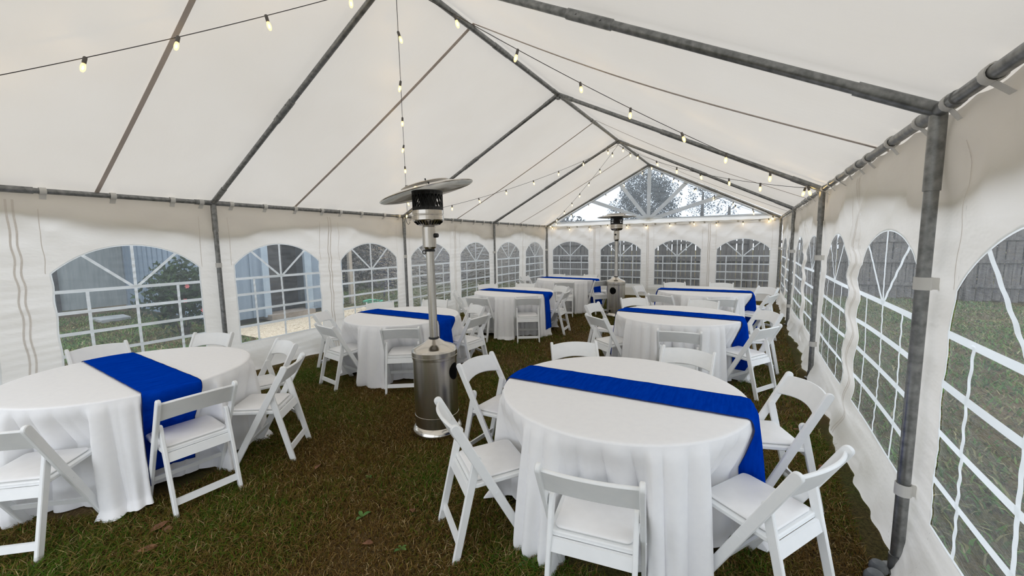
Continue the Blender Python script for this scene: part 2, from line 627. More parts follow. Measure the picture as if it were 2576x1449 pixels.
for i in range(4):
    ya, yb = FY[i + 1], FY[i] + (0.12 if i == 0 else 0)
    for side in (-1, 1):
        b = MB()
        b.grid(34, 34, lambda u, v: roof_pt(side, v, ya + (yb - ya) * u, 0.03) + CO, flip=side > 0)
        b.build('canopy_panel', M_CANOPY, ceil, angle=80)
        # webbing sewn under the middle of the bay, hanging a little loose
        ym = (10.8, 7.75, 3.75, 1.58)[i]
        w = MB()
        wd = 0.018

        def wp(t, s, z):
            p = roof_pt(side, t, ym, 0.03)
            return p + Vector((0, s * wd, -0.004 - z)) + CO
        sg = 0.05 if side > 0 else 0.012
        N = 24
        vs, fs = [], []
        for k in range(N + 1):
            t = k / N
            dz = sg * math.sin(PI * t)
            vs += [wp(t, -1, dz), wp(t, 1, dz), wp(t, 1, dz + 0.004), wp(t, -1, dz + 0.004)]
        for k in range(N):
            for j in range(4):
                fs.append((4 * k + j, 4 * k + (j + 1) % 4, 4 * k + 4 + (j + 1) % 4, 4 * k + 4 + j))
        w.add(vs, fs).build('webbing_strap', M_WEB, ceil, angle=30)
for side in (-1, 1):
    xo = (XL - 0.105) if side < 0 else (XR + 0.105)

    def vp(u, v, xo=xo, side=side):
        y = FY[4] + (FY[0] - FY[4]) * u
        hang = 0.34 + 0.09 * math.cos(2 * PI * (FY[0] - y) / BAY) + 0.025 * math.sin(5.1 * y) + 0.012 * math.sin(13 * y)
        return Vector((xo + side * 0.008 * (1 + math.sin(7 * y + 2 * v)) * v, y, HE + 0.024 - hang * v)) + CO
    MB().grid(120, 8, vp).build('valance', M_CANOPY, ceil, angle=80)

# ------------------------------------------------------------------ tent walls with arched windows
PW = BAY / 2
WIN_HW, WIN_B, WIN_S, WIN_T = 0.63, 0.415, 1.49, 1.77
ARC_R = (WIN_HW ** 2 + (WIN_T - WIN_S) ** 2) / (2 * (WIN_T - WIN_S))
H_LINES = (1.30, 1.08, 0.86, 0.64)
Z_TOP = 2.295
LAT = {'L': 0.008, 'R': 0.034, 'E': 0.005, 'F': 0.005}
AMP = {'L': 0.008, 'R': 0.009, 'E': 0.008, 'F': 0.008}
RIP = {'L': 0.0022, 'R': 0.0018, 'E': 0.0014, 'F': 0.0014}
PH = {'L': 0.4, 'R': 2.1, 'E': 4.0, 'F': 5.2}
ORIG = {'L': FY[0], 'R': FY[0], 'E': XL, 'F': XL}


def arch(u):
    return WIN_T - ARC_R + math.sqrt(max(0, ARC_R ** 2 - u * u))


def wall_pt(side, u, z, off=0.0):
    ph, A = PH[side], AMP[side]
    n = A * (math.sin(2.1 * u + 1.7 * z + ph) + 0.5 * math.sin(1.3 * u - 4.9 * z + 2 * ph))
    n += RIP[side] * math.sin(76 * z + 2.2 * math.sin(2.7 * u + ph) + 1.5 * math.sin(9 * z)) * sm((1.8 - z) / 0.2) * (0.6 + 0.4 * math.sin(5.3 * u + 3 * z))
    top = sm((z - 1.72) / 0.25) * sm((2.3 - z) / 0.15)
    n += top * (0.042 * abs(math.sin(3.4 * (u + 1.25 * z) + ph)) ** 1.3 + 0.016 * abs(math.sin(8 * (u - 0.9 * z) + 2 * ph)) - 0.02)
    n += sm((0.30 - z) / 0.30) * (0.055 + 0.022 * math.sin(2.9 * u + ph) + 0.012 * math.sin(7.7 * u + 1.3) + 0.006 * math.sin(29 * u) + 0.012 * math.sin(11 * z + 13 * u))
    k = (ORIG[side] - u) / PW
    ks = round(k)
    dist = abs(k - ks) * PW
    lat = LAT[side] * (1.0 if ks % 2 else 0.22)
    env = math.exp(-(dist / 0.28) ** 2)
    wv = z * 19 + ks * 1.9 + ph + 0.9 * math.sin(4.3 * z)
    du = lat * math.sin(wv) * env * sm((z - 0.05) / 0.3) * sm((2.0 - z) / 0.3)
    n += lat * 0.5 * math.cos(wv) * env * sm((1.9 - z) / 0.3)
    n = max(n, -0.02) + off
    if side == 'L':
        return Vector((XL - 0.05 + n, u + du, z + gh(XL, u) * sm((0.6 - z) / 0.6)))
    if side == 'R':
        return Vector((XR + 0.05 - n, u + du, z + gh(XR, u) * sm((0.6 - z) / 0.6)))
    if side == 'F':
        return Vector((u + du, FY[4] - 0.05 + n, z))
    return Vector((u + du, FY[0] + 0.05 - n, z + gh(u, FY[0]) * sm((0.6 - z) / 0.6)))


def ribbon(side, uc, pts, width, off, th, closed=False):
    """flat tape following the wall surface"""
    b = MB()
    k = len(pts)
    vs = []
    for i, (u, z) in enumerate(pts):
        a = pts[i - 1] if (i > 0 or closed) else pts[i]
        c = pts[(i + 1) % k] if (i < k - 1 or closed) else pts[i]
        t = Vector((c[0] - a[0], c[1] - a[1])).normalized()
        nx, nz = -t[1] * width / 2, t[0] * width / 2
        for s in (1, -1):
            vs.append(wall_pt(side, uc + u + s * nx, z + s * nz, off))
    fs = []
    for i in range(k if closed else k - 1):
        n = (i + 1) % k
        fs.append((2 * i, 2 * i + 1, 2 * n + 1, 2 * n))
    return b.add(vs, fs)


def lin(a, b, n=16):
    return [(a[0] + (b[0] - a[0]) * i / n, a[1] + (b[1] - a[1]) * i / n) for i in range(n + 1)]


def move(b, off):
    b.v = [tuple(Vector(p) + off) for p in b.v]
    return b


def make_wall(name, side, centres, label, base):
    W = thing(name, label, 'tent wall', base, kind='structure')
    WO = -Vector(base)
    for uc in centres:
        b = MB()
        hw = PW / 2
        zt = Z_TOP

        def patch(u0, u1, zf0, zf1, nu, nv):
            b.grid(nu, nv, lambda a, c: wall_pt(side, uc + u0 + (u1 - u0) * a,
                                                zf0(u0 + (u1 - u0) * a) + (zf1(u0 + (u1 - u0) * a) - zf0(u0 + (u1 - u0) * a)) * c) + WO)
        zb = lambda u: 0.008
        top = lambda u: zt - 0.02 * abs(math.sin((uc + u) * 9))
        patch(-hw, -WIN_HW, zb, top, 8, 110)
        patch(WIN_HW, hw, zb, top, 8, 110)
        patch(-WIN_HW, WIN_HW, arch, top, 44, 22)
        patch(-WIN_HW, WIN_HW, zb, lambda u: WIN_B, 44, 18)
        P = b.build('wall_panel', M_WALL, W, angle=80)
        pane = MB()
        pane.grid(30, 80, lambda a, c: wall_pt(side, uc - WIN_HW + 2 * WIN_HW * a,
                                               WIN_B + (arch(-WIN_HW + 2 * WIN_HW * a) - WIN_B) * c, -0.004) + WO)
        pane.build('window_pane', M_VINYL_R if side == 'R' else M_VINYL, P, angle=80)
        # white tapes of the window
        for z in H_LINES:
            move(ribbon(side, uc, lin((-WIN_HW, z), (WIN_HW, z), 36), 0.034, 0.006, 0.006), WO).build('window_bar', M_BAR, P, angle=30)
        for u in (-0.39, 0.0, 0.39):
            move(ribbon(side, uc, lin((u, WIN_B), (u, H_LINES[0]), 90), 0.028, 0.004, 0.005), WO).build('window_bar', M_BAR, P, angle=30)
        for u in (-0.40, 0.0, 0.40):
            move(ribbon(side, uc, lin((u * 0.03, H_LINES[0]), (u, arch(u)), 30), 0.028, 0.004, 0.005), WO).build('window_bar', M_BAR, P, angle=30)
        rim = [(-WIN_HW + 2 * WIN_HW * i / 30, arch(-WIN_HW + 2 * WIN_HW * i / 30)) for i in range(31)]
        rim += lin((WIN_HW, WIN_S), (WIN_HW, WIN_B), 24)[1:] + lin((WIN_HW, WIN_B), (-WIN_HW, WIN_B), 30)[1:] + lin((-WIN_HW, WIN_B), (-WIN_HW, WIN_S), 24)[1:-1]
        move(ribbon(side, uc, rim, 0.018, 0.003, 0.004, closed=True), WO).build('window_border', M_BAR, P, angle=30)
        # stitched seams running up from the window shoulders, zip at the panel's edge
        st = MB()
        for u in (-0.66, 0.66):
            r = ribbon(side, uc, lin((u, 1.49), (u, 2.12), 20), 0.007, 0.003, 0.003)
            st.add(r.v, r.f)
        move(st, WO).build('stitching', M_ZIP, P, angle=30)
        k = round((ORIG[side] - (uc + hw)) / PW)
        zp = MB()
        edge_k = round((ORIG[side] - (uc - hw)) / PW)
        for u in ((-0.021, 0.021) if (edge_k % 2 or side in 'EF') else ()):
            r = ribbon(side, uc - hw, lin((u, 0.05), (u, 2.2), 60), 0.016, 0.004, 0.004)
            zp.add(r.v, r.f)
        if zp.v:
            move(zp, WO).build('zip', M_ZIP, P, angle=30)
        # straps tying the panel to the eave rail
        for u in (-0.62, -0.1 + random.uniform(-.1, .1), 0.34 + random.uniform(-.1, .1), 0.70):
            sb_ = MB()
            if side in 'EF':
                q = Vector((uc + u, FY[0] if side == 'E' else FY[4], HE - 0.03))
                mt = Matrix.Rotation(PI / 2, 3, 'Y')
                rr = 0.008
            else:
                q = Vector((XL if side == 'L' else XR, uc + u, HE))
                mt = Matrix.Rotation(PI / 2, 3, 'X')
                rr = TUBE + 0.003
            sb_.lathe([(rr, -0.024), (rr + .005, -0.024), (rr + .005, 0.024), (rr, 0.024), (rr, -0.024)], 14, q + WO, mat=mt)
            wq = wall_pt(side, uc + u, 2.215)
            inn = {'L': Vector((1, 0, 0)), 'R': Vector((-1, 0, 0)), 'E': Vector((0, -1, 0)), 'F': Vector((0, 1, 0))}[side]
            al = {'L': Vector((0, 1, 0)), 'R': Vector((0, 1, 0)), 'E': Vector((1, 0, 0)), 'F': Vector((1, 0, 0))}[side]
            p0, p1 = q - Vector((0, 0, rr)), wq + inn * 0.006
            vs = [p0 - al * .024, p0 + al * .024, p1 + al * .024, p1 - al * .024]
            vs = [v + WO for v in vs] + [v + WO + inn * 0.003 for v in vs]
            sb_.add(vs, [(0, 1, 2, 3), (7, 6, 5, 4), (0, 4, 5, 1), (1, 5, 6, 2), (2, 6, 7, 3), (3, 7, 4, 0)])
            sb_.build('rail_strap', M_STRAP, P, angle=40)
        # straps round the leg that stands at the panel's edge
        if side in 'LR':
            for edge in (uc - hw, uc + hw):
                for fy in FY[:4]:
                    if abs(edge - fy) < 0.01 and edge > uc:
                        for z in (1.50, 0.46):
                            sb_ = MB()
                            rr = TUBE + 0.002
                            q = Vector((XL if side == 'L' else XR, fy, z))
                            sb_.lathe([(rr, -0.03), (rr + .005, -0.03), (rr + .005, 0.03), (rr, 0.03), (rr, -0.03)], 16, q + WO)
                            sg = -1 if side == 'L' else 1
                            sb_.box(q + Vector((sg * 0.045, 0, 0)) + WO, (0.04, 0.012, 0.056))
                            sb_.build('leg_strap', M_STRAP, P, angle=40)
    return W


cy_ = [FY[0] - PW * (i + 0.5) for i in range(8)]
cx_ = [XL + PW * (XR - XL) / (4 * PW) * (i + 0.5) for i in range(4)]
make_wall('wall_left', 'L', cy_, 'white tent side wall with arched clear windows on the shed side', (XL, 6, 0))
make_wall('wall_right', 'R', cy_, 'white rippled tent side wall with arched clear windows beside the row of three tables', (XR, 6, 0))
make_wall('wall_back', 'E', cx_, 'white tent end wall with four arched windows under the clear gable', (XM, FY[0], 0))

wf = make_wall('wall_front_blocker', 'F', [cx_[0], cx_[3]], 'unseen tent wall panels with arched windows, added beside the open entrance to cut light', (XM, FY[4], 0))  # unseen front wall, added to hold back light from behind the camera
gb_ = MB()
gb_.grid(40, 12, lambda u, v: (XL - XM + (XR - XL) * u, -0.05, 2.2 + (HE + (HR - HE) * (1 - abs(2 * u - 1)) + 0.03 - 2.2) * v))
gb_.build('gable_blocker', M_WALL, wf, angle=80)  # unseen solid gable, added with the front wall to block light
MB().tube([fp(XL, FY[4], HE - 0.03), fp(XR, FY[4], HE - 0.03)], 0.007, 8).build('gable_rope', M_STRAP, frame)

# clear gable above the end wall
win = thing('window_1', 'clear triangular gable window with white fan spokes above the end wall', 'gable window', (XM, FY[0], HE), kind='structure')
GY = FY[0] + 0.06
GC = (XM, 2.40)


def gz(x):
    return HE + (HR - HE) * (1 - abs(x - XM) / (XR - XM))


spoke_ends = [(-5.914 + 0.25, 2.36), (-4.38, None), (-3.47, None), (XM, None), (-1.53, None), (-0.62, None), (0.730 - 0.25, 2.36)]
ends = []
for x, z in spoke_ends:
    ends.append((x, z if z else gz(x) - 0.02))


def gpt(x, z, off=0.0):
    n = 0.012 * math.sin(5 * x + 3 * z) + 0.008 * math.sin(11 * x - 6 * z)
    return Vector((x - XM, GY - n - off - FY[0], z - HE))


for i in range(6):
    a, c = ends[i], ends[i + 1]
    pb = MB()
    pb.grid(16, 16, lambda u, v: gpt(GC[0] + (a[0] + (c[0] - a[0]) * u - GC[0]) * v, GC[1] + (a[1] + (c[1] - a[1]) * u - GC[1]) * v))
    pb.build('window_pane', M_VINYL_G, win, angle=80)
for x, z in ends[1:6]:
    d = Vector((x - GC[0], z - GC[1])).normalized()
    nrm = Vector((-d[1], d[0])) * 0.055
    b = MB()
    vs = []
    for k in range(13):
        t = k / 12
        cx, cz = GC[0] + (x - GC[0]) * t, GC[1] - 0.03 + (z - GC[1] + 0.03) * t
        for s in (1, -1):
            vs.append(gpt(cx + s * nrm[0], cz + s * nrm[1], 0.005))
    fs = []
    for k in range(12):
        fs.append((2 * k, 2 * k + 1, 2 * k + 3, 2 * k + 2))
    b.add(vs, fs).build('window_bar', M_SPOKE, win, angle=30)
for nm, lo, hi, x0, x1 in (('bottom_band', lambda x: 2.20, lambda x: min(gz(x), 2.42), XL, XR),
                           ('edge_band', lambda x: gz(x) - 0.09, lambda x: gz(x) + 0.055, XL, XM),
                           ('edge_band', lambda x: gz(x) - 0.09, lambda x: gz(x) + 0.055, XM, XR)):
    b = MB()
    b.grid(48, 3, lambda u, v: gpt(x0 + (x1 - x0) * u, lo(x0 + (x1 - x0) * u) + (hi(x0 + (x1 - x0) * u) - lo(x0 + (x1 - x0) * u)) * v, 0.008))
    b.build(nm, M_SPOKE, win, angle=80)

# ------------------------------------------------------------------ folding chair
CH_TOP = 0.79
P_TOP = Vector((0, -0.22, CH_TOP))
P_FOOT = Vector((0, 0.21, 0.0))


def rounded_rect(hx, y0, y1, r, n=5):
    pts = []
    for cx, cy, a0 in ((hx - r, y1 - r, 0), (-hx + r, y1 - r, PI / 2), (-hx + r, y0 + r, PI), (hx - r, y0 + r, 1.5 * PI)):
        for k in range(n + 1):
            w = a0 + PI / 2 * k / n
            pts.append((cx + r * math.cos(w), cy + r * math.sin(w)))
    return pts


def leg_profile(p0, p1, w0, w1, round_top=True):
    """side outline (y, z) of a flat leg from top p0 to foot p1"""
    d = Vector((p1[0] - p0[0], p1[1] - p0[1])).normalized()
    n = Vector((-d[1], d[0]))
    pts = []
    r = w0 / 2
    if round_top:
        c = Vector(p0) + d * r
        for k in range(9):
            w = PI * k / 8
            pts.append(tuple(c + n * (math.cos(w) * r) - d * (math.sin(w) * r)))
    else:
        pts += [tuple(Vector(p0) + n * r), tuple(Vector(p0) - n * r)]
    r1 = w1 / 2
    # flat foot on the ground
    for s in (-1, 1):
        q = Vector(p1) + n * (s * r1)
        t = (0.0 - q[1]) / d[1]
        q = q + d * t
        pts.append((q[0], max(0.0, q[1])))
    return pts


def make_chair(label):
    c = thing('folding_chair', label, 'chair', group='white folding chairs around the round tables')
    for s in (-1, 1):
        x0 = s * 0.2225
        b = MB()
        b.plate(leg_profile((P_TOP[1], P_TOP[2]), (P_FOOT[1], 0.0), 0.050, 0.047), min(x0, x0 - s * 0.023), max(x0, x0 - s * 0.023), 0.004)
        b.build('leg', M_RESIN, c, angle=28, recalc=True)
        x1 = s * 0.196
        b = MB()
        b.plate(leg_profile((-0.082, 0.590), (-0.222, 0.0), 0.046, 0.041), min(x1, x1 - s * 0.022), max(x1, x1 - s * 0.022), 0.004)
        b.build('leg', M_RESIN, c, angle=28, recalc=True)
        mt = Matrix.Rotation(PI / 2, 3, 'Y')
        MB().lathe([(0.006, -0.002), (0.006, 0.002), (0.004, 0.0035)], 10, (s * 0.1965, -0.101, 0.552), True, True, mat=mt).build('bolt', M_BOLT, c)
        MB().lathe([(0.006, -0.002), (0.006, 0.002)], 10, (s * 0.2225, 0.012, 0.37), True, True, mat=mt).build('bolt', M_RESIN, c)
    # back rest: bowed, arched panel
    et = (P_TOP - P_FOOT).normalized()
    en = Vector((0, et[2], -et[1]))
    ctr = P_TOP - et * 0.028
    NX = 20
    hw = 0.2015

    def bp_(i, top, front):
        x = -hw + 2 * hw * i / NX
        q = 1 - (x / hw) ** 2
        s_ = (0.0 + 0.033 * q) if top else (-0.148 + 0.042 * q)
        n_ = -0.030 * q + (0.009 if front else -0.009)
        return ctr + et * s_ + en * n_ + Vector((x, 0, 0))
    rings = []
    for i in range(NX + 1):
        ft, fb, bb, bt = bp_(i, 1, 1), bp_(i, 0, 1), bp_(i, 0, 0), bp_(i, 1, 0)
        ch = 0.004
        d1 = (ft - fb).normalized() * ch
        rings.append([ft - d1, fb + d1, fb.lerp(bb, 0.25), bb.lerp(fb, 0.25), bb + d1, bt - d1, bt.lerp(ft, 0.25), ft.lerp(bt, 0.25)])
    b = MB()
    vs = [p for r in rings for p in r]
    fs = []
    for i in range(NX):
        for j in range(8):
            fs.append((8 * i + j, 8 * i + (j + 1) % 8, 8 * i + 8 + (j + 1) % 8, 8 * i + 8 + j))
    fs += [tuple(range(8))[::-1], tuple(range(8 * NX, 8 * NX + 8))]
    b.add(vs, fs).build('backrest', M_RESIN, c, angle=45, recalc=True)
    # seat with pad
    tilt = lambda z0: (lambda h, x, y: (x, y, z0 + h + (y - 0.07) * 0.045))
    b = MB()
    b.plate(rounded_rect(0.194, -0.118, 0.242, 0.03), 0, 0.026, 0.005, frame=tilt(0.412))
    seat = b.build('seat', M_RESIN, c, angle=28, recalc=True)
    b = MB()
    b.plate(rounded_rect(0.168, -0.100, 0.218, 0.03), 0.0, 0.004, 0.0015, frame=tilt(0.4385))
    b.build('seat_groove', M_TABLE, seat, angle=60, recalc=True)
    b = MB()
    b.plate(rounded_rect(0.172, -0.103, 0.222, 0.03), 0.0, 0.012, 0.005, frame=tilt(0.4415))
    b.build('seat_pad', M_PAD, seat, angle=60, recalc=True)
    b = MB()
    b.plate([(-0.152, 0.352), (-0.136, 0.352), (-0.118, 0.405), (-0.134, 0.405)], -0.176, 0.176, 0.003)
    b.build('seat_rail', M_RESIN, c, angle=40, recalc=True)
    # stretchers
    b = MB()
    b.plate([(-0.2075, 0.075), (-0.1925, 0.075), (-0.183, 0.115), (-0.198, 0.115)], -0.176, 0.176, 0.003)
    b.build('stretcher', M_RESIN, c, angle=40, recalc=True)
    b = MB()
    b.plate([(0.118, 0.145), (0.134, 0.145), (0.116, 0.182), (0.100, 0.182)], -0.2, 0.2, 0.003)
    b.build('stretcher', M_RESIN, c, angle=40, recalc=True)
    return c


# tables: centre, direction of the runner, place in its row, chairs (bearing of chair from the table, distance of its top rail, facing turn)
TABLES = {
    'T1': dict(c=(-0.694, 2.583), run=0.4, off=0.0, row='three', nth='third', ch=[(-81, 1.12, -81), (-130, 1.16, -128), (176, 1.22, 176), (126, 1.18, 125), (76, 1.20, 80), (29, 1.24, 24), (-27, 1.15, -31)]),
    'T6': dict(c=(-0.758, 5.60), run=-4.5, off=0.0, row='three', nth='second', ch=[(-81, 1.14, -83), (-142, 1.12, -128), (169, 1.27, 173), (128, 1.32, 126), (79, 1.17, 78), (-27, 1.13, -31), (26, 1.17, 34)]),
    'T7': dict(c=(-0.649, 7.95), run=2.0, off=0.0, row='three', nth='first', ch=[(-71, 1.08, -72), (-122, 1.10, -110), (172, 1.22, 172), (121, 1.26, 114), (80, 1.30, 88), (35, 1.24, 42), (-18, 1.10, -20)]),
    'T2': dict(c=(-4.177, 1.209), run=-2.9, off=0.0, row='four', nth='fourth', ch=[(-1, 1.10, -4), (37, 1.20, 39), (78, 1.12, 80), (134, 1.33, 118), (175, 1.34, 181), (-50, 1.14, -49)]),
    'T3': dict(c=(-4.10, 4.04), run=0.0, off=0.02, row='four', nth='third', ch=[(-103, 1.08, -99), (-157, 1.24, -146), (-47, 1.04, -55), (151, 1.36, 141), (112, 1.38, 114), (14, 1.14, -2), (62, 1.17, 61)]),
    'T4': dict(c=(-3.88, 6.76), run=-4.0, off=0.0, row='four', nth='second', ch=[(-98, 1.06, -86), (-150, 1.16, -146), (-47, 1.04, -57), (147, 1.30, 141), (106, 1.10, 98), (9, 1.05, 6), (55, 1.10, 60)]),
    'T5': dict(c=(-3.82, 9.36), run=-6.0, off=0.0, row='four', nth='first', ch=[(-72, 1.15, -70), (179, 1.25, 182), (-136, 1.2, -138), (127, 1.17, 116), (78, 1.10, 74), (-24, 1.14, -40), (26, 1.15, 26)]),
}
TR = 0.762
TABLE_H = 0.755
SIDES8 = ['aisle side', 'aisle-gable corner', 'gable side', 'wall-gable corner', 'wall side', 'wall-entrance corner', 'entrance side', 'aisle-entrance corner']


def side_names(row, angs):
    """eight bearings named by what lies there; each chair takes its own"""
    def bear(k):
        return k * 45 if row == 'four' else 180 - k * 45
    best = None
    for combo in itertools.permutations(range(8), len(angs)) if len(angs) < 4 else [None]:
        pass
    order = sorted(range(len(angs)), key=lambda i: (angs[i] % 360))
    ring = sorted(range(8), key=lambda k: bear(k) % 360)
    for sub in itertools.combinations(range(8), len(angs)):
        for rot in range(len(angs)):
            ks = [ring[sub[(j + rot) % len(angs)]] for j in range(len(angs))]
            cost = sum(((angs[order[j]] - bear(ks[j]) + 180) % 360 - 180) ** 2 for j in range(len(angs)))
            if best is None or cost < best[0]:
                best = (cost, ks)
    res = [None] * len(angs)
    for j, i in enumerate(order):
        res[i] = SIDES8[best[1][j]]
    return res


chair0 = None


def place_chair(x, y, rz, label):
    global chair0
    loc = (x, y, gh(x, y))
    if chair0 is None:
        chair0 = make_chair(label)
        chair0.location = loc
        chair0.rotation_euler = (0, 0, rz)
        return chair0
    return dup(chair0, loc, rz, label)


def table_set(key, T):
    cx, cy2 = T['c']
    g0 = gh(cx, cy2)
    rng = random.Random(hash(key) % 1000 if False else {'T1': 11, 'T2': 22, 'T3': 33, 'T4': 44, 'T5': 55, 'T6': 66, 'T7': 77}[key])
    where = f"{T['nth']} from gable in row of {T['row']}"
    # --- table hidden under the cloth
    t = thing('round_table', f"round folding banquet table under a white cloth, {where}", 'table', (cx, cy2, g0), group='round banquet tables')
    MB().lathe([(0.001, TABLE_H), (TR - 0.02, TABLE_H), (TR - 0.012, TABLE_H - 0.006), (TR - 0.012, TABLE_H - 0.035), (TR - 0.03, TABLE_H - 0.04), (0.001, TABLE_H - 0.04)], 64).build('tabletop', M_TABLE, t)
    for k in range(4):
        w = math.radians(T['run']) + PI / 4 + k * PI / 2
        x, y = 0.36 * math.cos(w), 0.36 * math.sin(w)
        MB().tube([(x, y, TABLE_H - 0.04), (x, y, 0.0)], 0.014, 10).build('leg', M_TUBE, t)
    # --- chairs
    frames = []
    for (ang, r, head), nm in zip(T['ch'], side_names(T['row'], [c[0] for c in T['ch']])):
        a, h = math.radians(ang), math.radians(head)
        tx, ty = cx + r * math.cos(a), cy2 + r * math.sin(a)
        # the top rail sits 0.22 behind the chair's middle
        fx, fy = -math.cos(h), -math.sin(h)
        ox, oy = tx + 0.22 * fx, ty + 0.22 * fy
        rz = math.atan2(fy, fx) - PI / 2
        place_chair(ox, oy, rz, f"white folding chair, {nm}, at table {where}")
        frames.append((ox, oy, fx, fy))

    # --- cloth
    ph = [rng.uniform(0, 2 * PI) for _ in range(8)]
    zt = TABLE_H + 0.006

    def fold(th):
        a = abs(math.sin(18.5 * th + ph[0] + 1.6 * math.sin(2 * th + ph[4]) + 0.9 * math.sin(5 * th + ph[3]))) ** 0.7
        c = abs(math.sin(8.5 * th + ph[1] + 0.9 * math.sin(3 * th + ph[5]))) ** 0.75
        f_ = 0.60 * a + 0.40 * c
        dr = min(abs((th - math.radians(T['run']) + PI) % (2 * PI) - PI), abs((th - math.radians(T['run'])) % (2 * PI) - PI))
        w_ = 0.7 * sm((0.34 - dr) / 0.12)           # the runner's weight flattens the folds below it
        return f_ * (1 - w_) + (0.62 + 0.12 * math.sin(14 * dr + ph[2])) * w_

    def deform(x, y, z, yf):
        zb = min(1.0, max(0.0, (0.745 - z) / 0.29))
        if zb <= 0:
            return x, y
        wx, wy = x + cx, y + cy2
        for ox, oy, fx, fy in frames:
            lx = (wx - ox) * fy - (wy - oy) * fx
            ly = (wx - ox) * fx + (wy - oy) * fy
            if ly > yf or ly < -0.3:
                continue
            wgt = sm((0.235 - abs(lx)) / 0.04) * zb
            if wgt > 0:
                d = (yf - ly) * wgt
                wx += fx * d
                wy += fy * d
        return wx - cx, wy - cy2

    def cloth(th, s, out=0.0, yf=0.258):
        """s 0..1 down the drop"""
        f = fold(th)
        z = zt - 0.012 - (zt - 0.012 - 0.014) * s
        r = TR + 0.004 + 0.004 * sm(s / 0.05) + (0.100 * f * (s ** 0.5) - 0.025 * s ** 0.5 + 0.035 * s) * sm(s / 0.06) + out
        r += 0.03 * sm((s - 0.93) / 0.07) * (0.5 + math.sin(5 * th + ph[6]))
        z += 0.03 * sm((s - 0.8) / 0.2) * max(0, math.sin(3 * th + ph[7]))
        th2 = th + 0.06 * s * math.sin(5 * th + ph[6]) + 0.03 * s * math.sin(11 * th + ph[7])
        x, y = r * math.cos(th2), r * math.sin(th2)
        x, y = deform(x, y, z, yf - out + 0.085 * (1 - f) * sm(s / 0.2))
        return Vector((x, y, z + (gh(x + cx, y + cy2) - g0) * s))

    NT, ND = 560, 34
    b = MB()
    vs = [(0, 0, zt)]
    rings = [0.2, 0.4, 0.55, 0.66, 0.72, TR - 0.012]
    for r in rings:
        vs += [(r * math.cos(2 * PI * k / NT), r * math.sin(2 * PI * k / NT), zt) for k in range(NT)]
    for q in (0.4, 0.8):
        rr, zz = TR - 0.012 + 0.016 * math.sin(q * PI / 2), zt - 0.012 * (1 - math.cos(q * PI / 2))
        vs += [(rr * math.cos(2 * PI * k / NT), rr * math.sin(2 * PI * k / NT), zz) for k in range(NT)]
    for j in range(ND + 1):
        vs += [tuple(cloth(2 * PI * k / NT, j / ND)) for k in range(NT)]
    nr = len(rings) + 2 + ND + 1
    fs = [(0, 1 + k, 1 + (k + 1) % NT) for k in range(NT)]
    for j in range(nr - 1):
        for k in range(NT):
            a, c = 1 + j * NT + k, 1 + j * NT + (k + 1) % NT
            fs.append((a, a + NT, c + NT, c))
    b.add(vs, fs)
    o = b.build('tablecloth', M_CLOTH, angle=85)
    o.location = (cx, cy2, g0)
    tag(o, f"white floor-length tablecloth draped over round table, {where}", 'tablecloth', 'white tablecloths')

    # --- runner, across the top and down both sides
    ra = math.radians(T['run'])
    hwid = 0.165
    NC, NTOP = 40, 44
    drop = 0.60

    def runner_pt(u, l, out):
        """u -1..1 across, l signed length from the middle"""
        t_ = u * hwid + T['off']
        lim = math.sqrt(TR ** 2 - t_ ** 2)
        sgn = 1 if l >= 0 else -1
        if abs(l) <= lim - 0.012:
            x, y, z = abs(l) * sgn, t_, zt + out + 0.0022 * max(0, math.sin(l * 23 + 1.5 * u + ph[0])) ** 3 + 0.001
            c_, s_ = math.cos(ra), math.sin(ra)
            return Vector((x * c_ - y * s_, x * s_ + y * c_, z))
        th = ra + (math.asin(t_ / TR) if sgn > 0 else PI - math.asin(t_ / TR))
        d = abs(l) - (lim - 0.012)
        if d < 0.02:
            q = d / 0.02
            rr = TR - 0.012 + (0.020 + out) * math.sin(q * PI / 2)
            return Vector((rr * math.cos(th), rr * math.sin(th), zt - 0.012 * (1 - math.cos(q * PI / 2)) + out * (1 - q)))
        return cloth(th, min(1, (d - 0.02) / (zt - 0.026)), out + 0.006)
    L = TR + drop
    ls = list(np.linspace(-L, -TR + 0.02, 36)) + list(np.linspace(-TR + 0.03, TR - 0.03, NTOP)) + list(np.linspace(TR - 0.02, L, 36))
    b = MB()
    vs = []
    for l in ls:
        for i in range(NC + 1):
            vs.append(runner_pt(-1 + 2 * i / NC, l, 0.005))
    fs = []
    n1 = NC + 1
    for j in range(len(ls) - 1):
        for i in range(NC):
            a = j * n1 + i
            fs.append((a, a + n1, a + n1 + 1, a + 1))
    b.add(vs, fs)
    o = b.build('table_runner', M_BLUE, angle=85)
    md = o.modifiers.new('thickness', 'SOLIDIFY')
    md.thickness = 0.0025
    md.offset = 1
    o.location = (cx, cy2, g0)
    tag(o, f"royal blue runner across the white cloth of table {where}", 'table runner', 'royal blue table runners')
    # dark hems along both edges
    for s in (-1, 1):
        h = MB()
        h.tube([runner_pt(s, l, 0.0065) for l in ls], 0.0022, 5)
        h.build('hem', M_BLUE_HEM, o)


for key in ('T1', 'T2', 'T3', 'T4', 'T5', 'T6', 'T7'):
    table_set(key, TABLES[key])


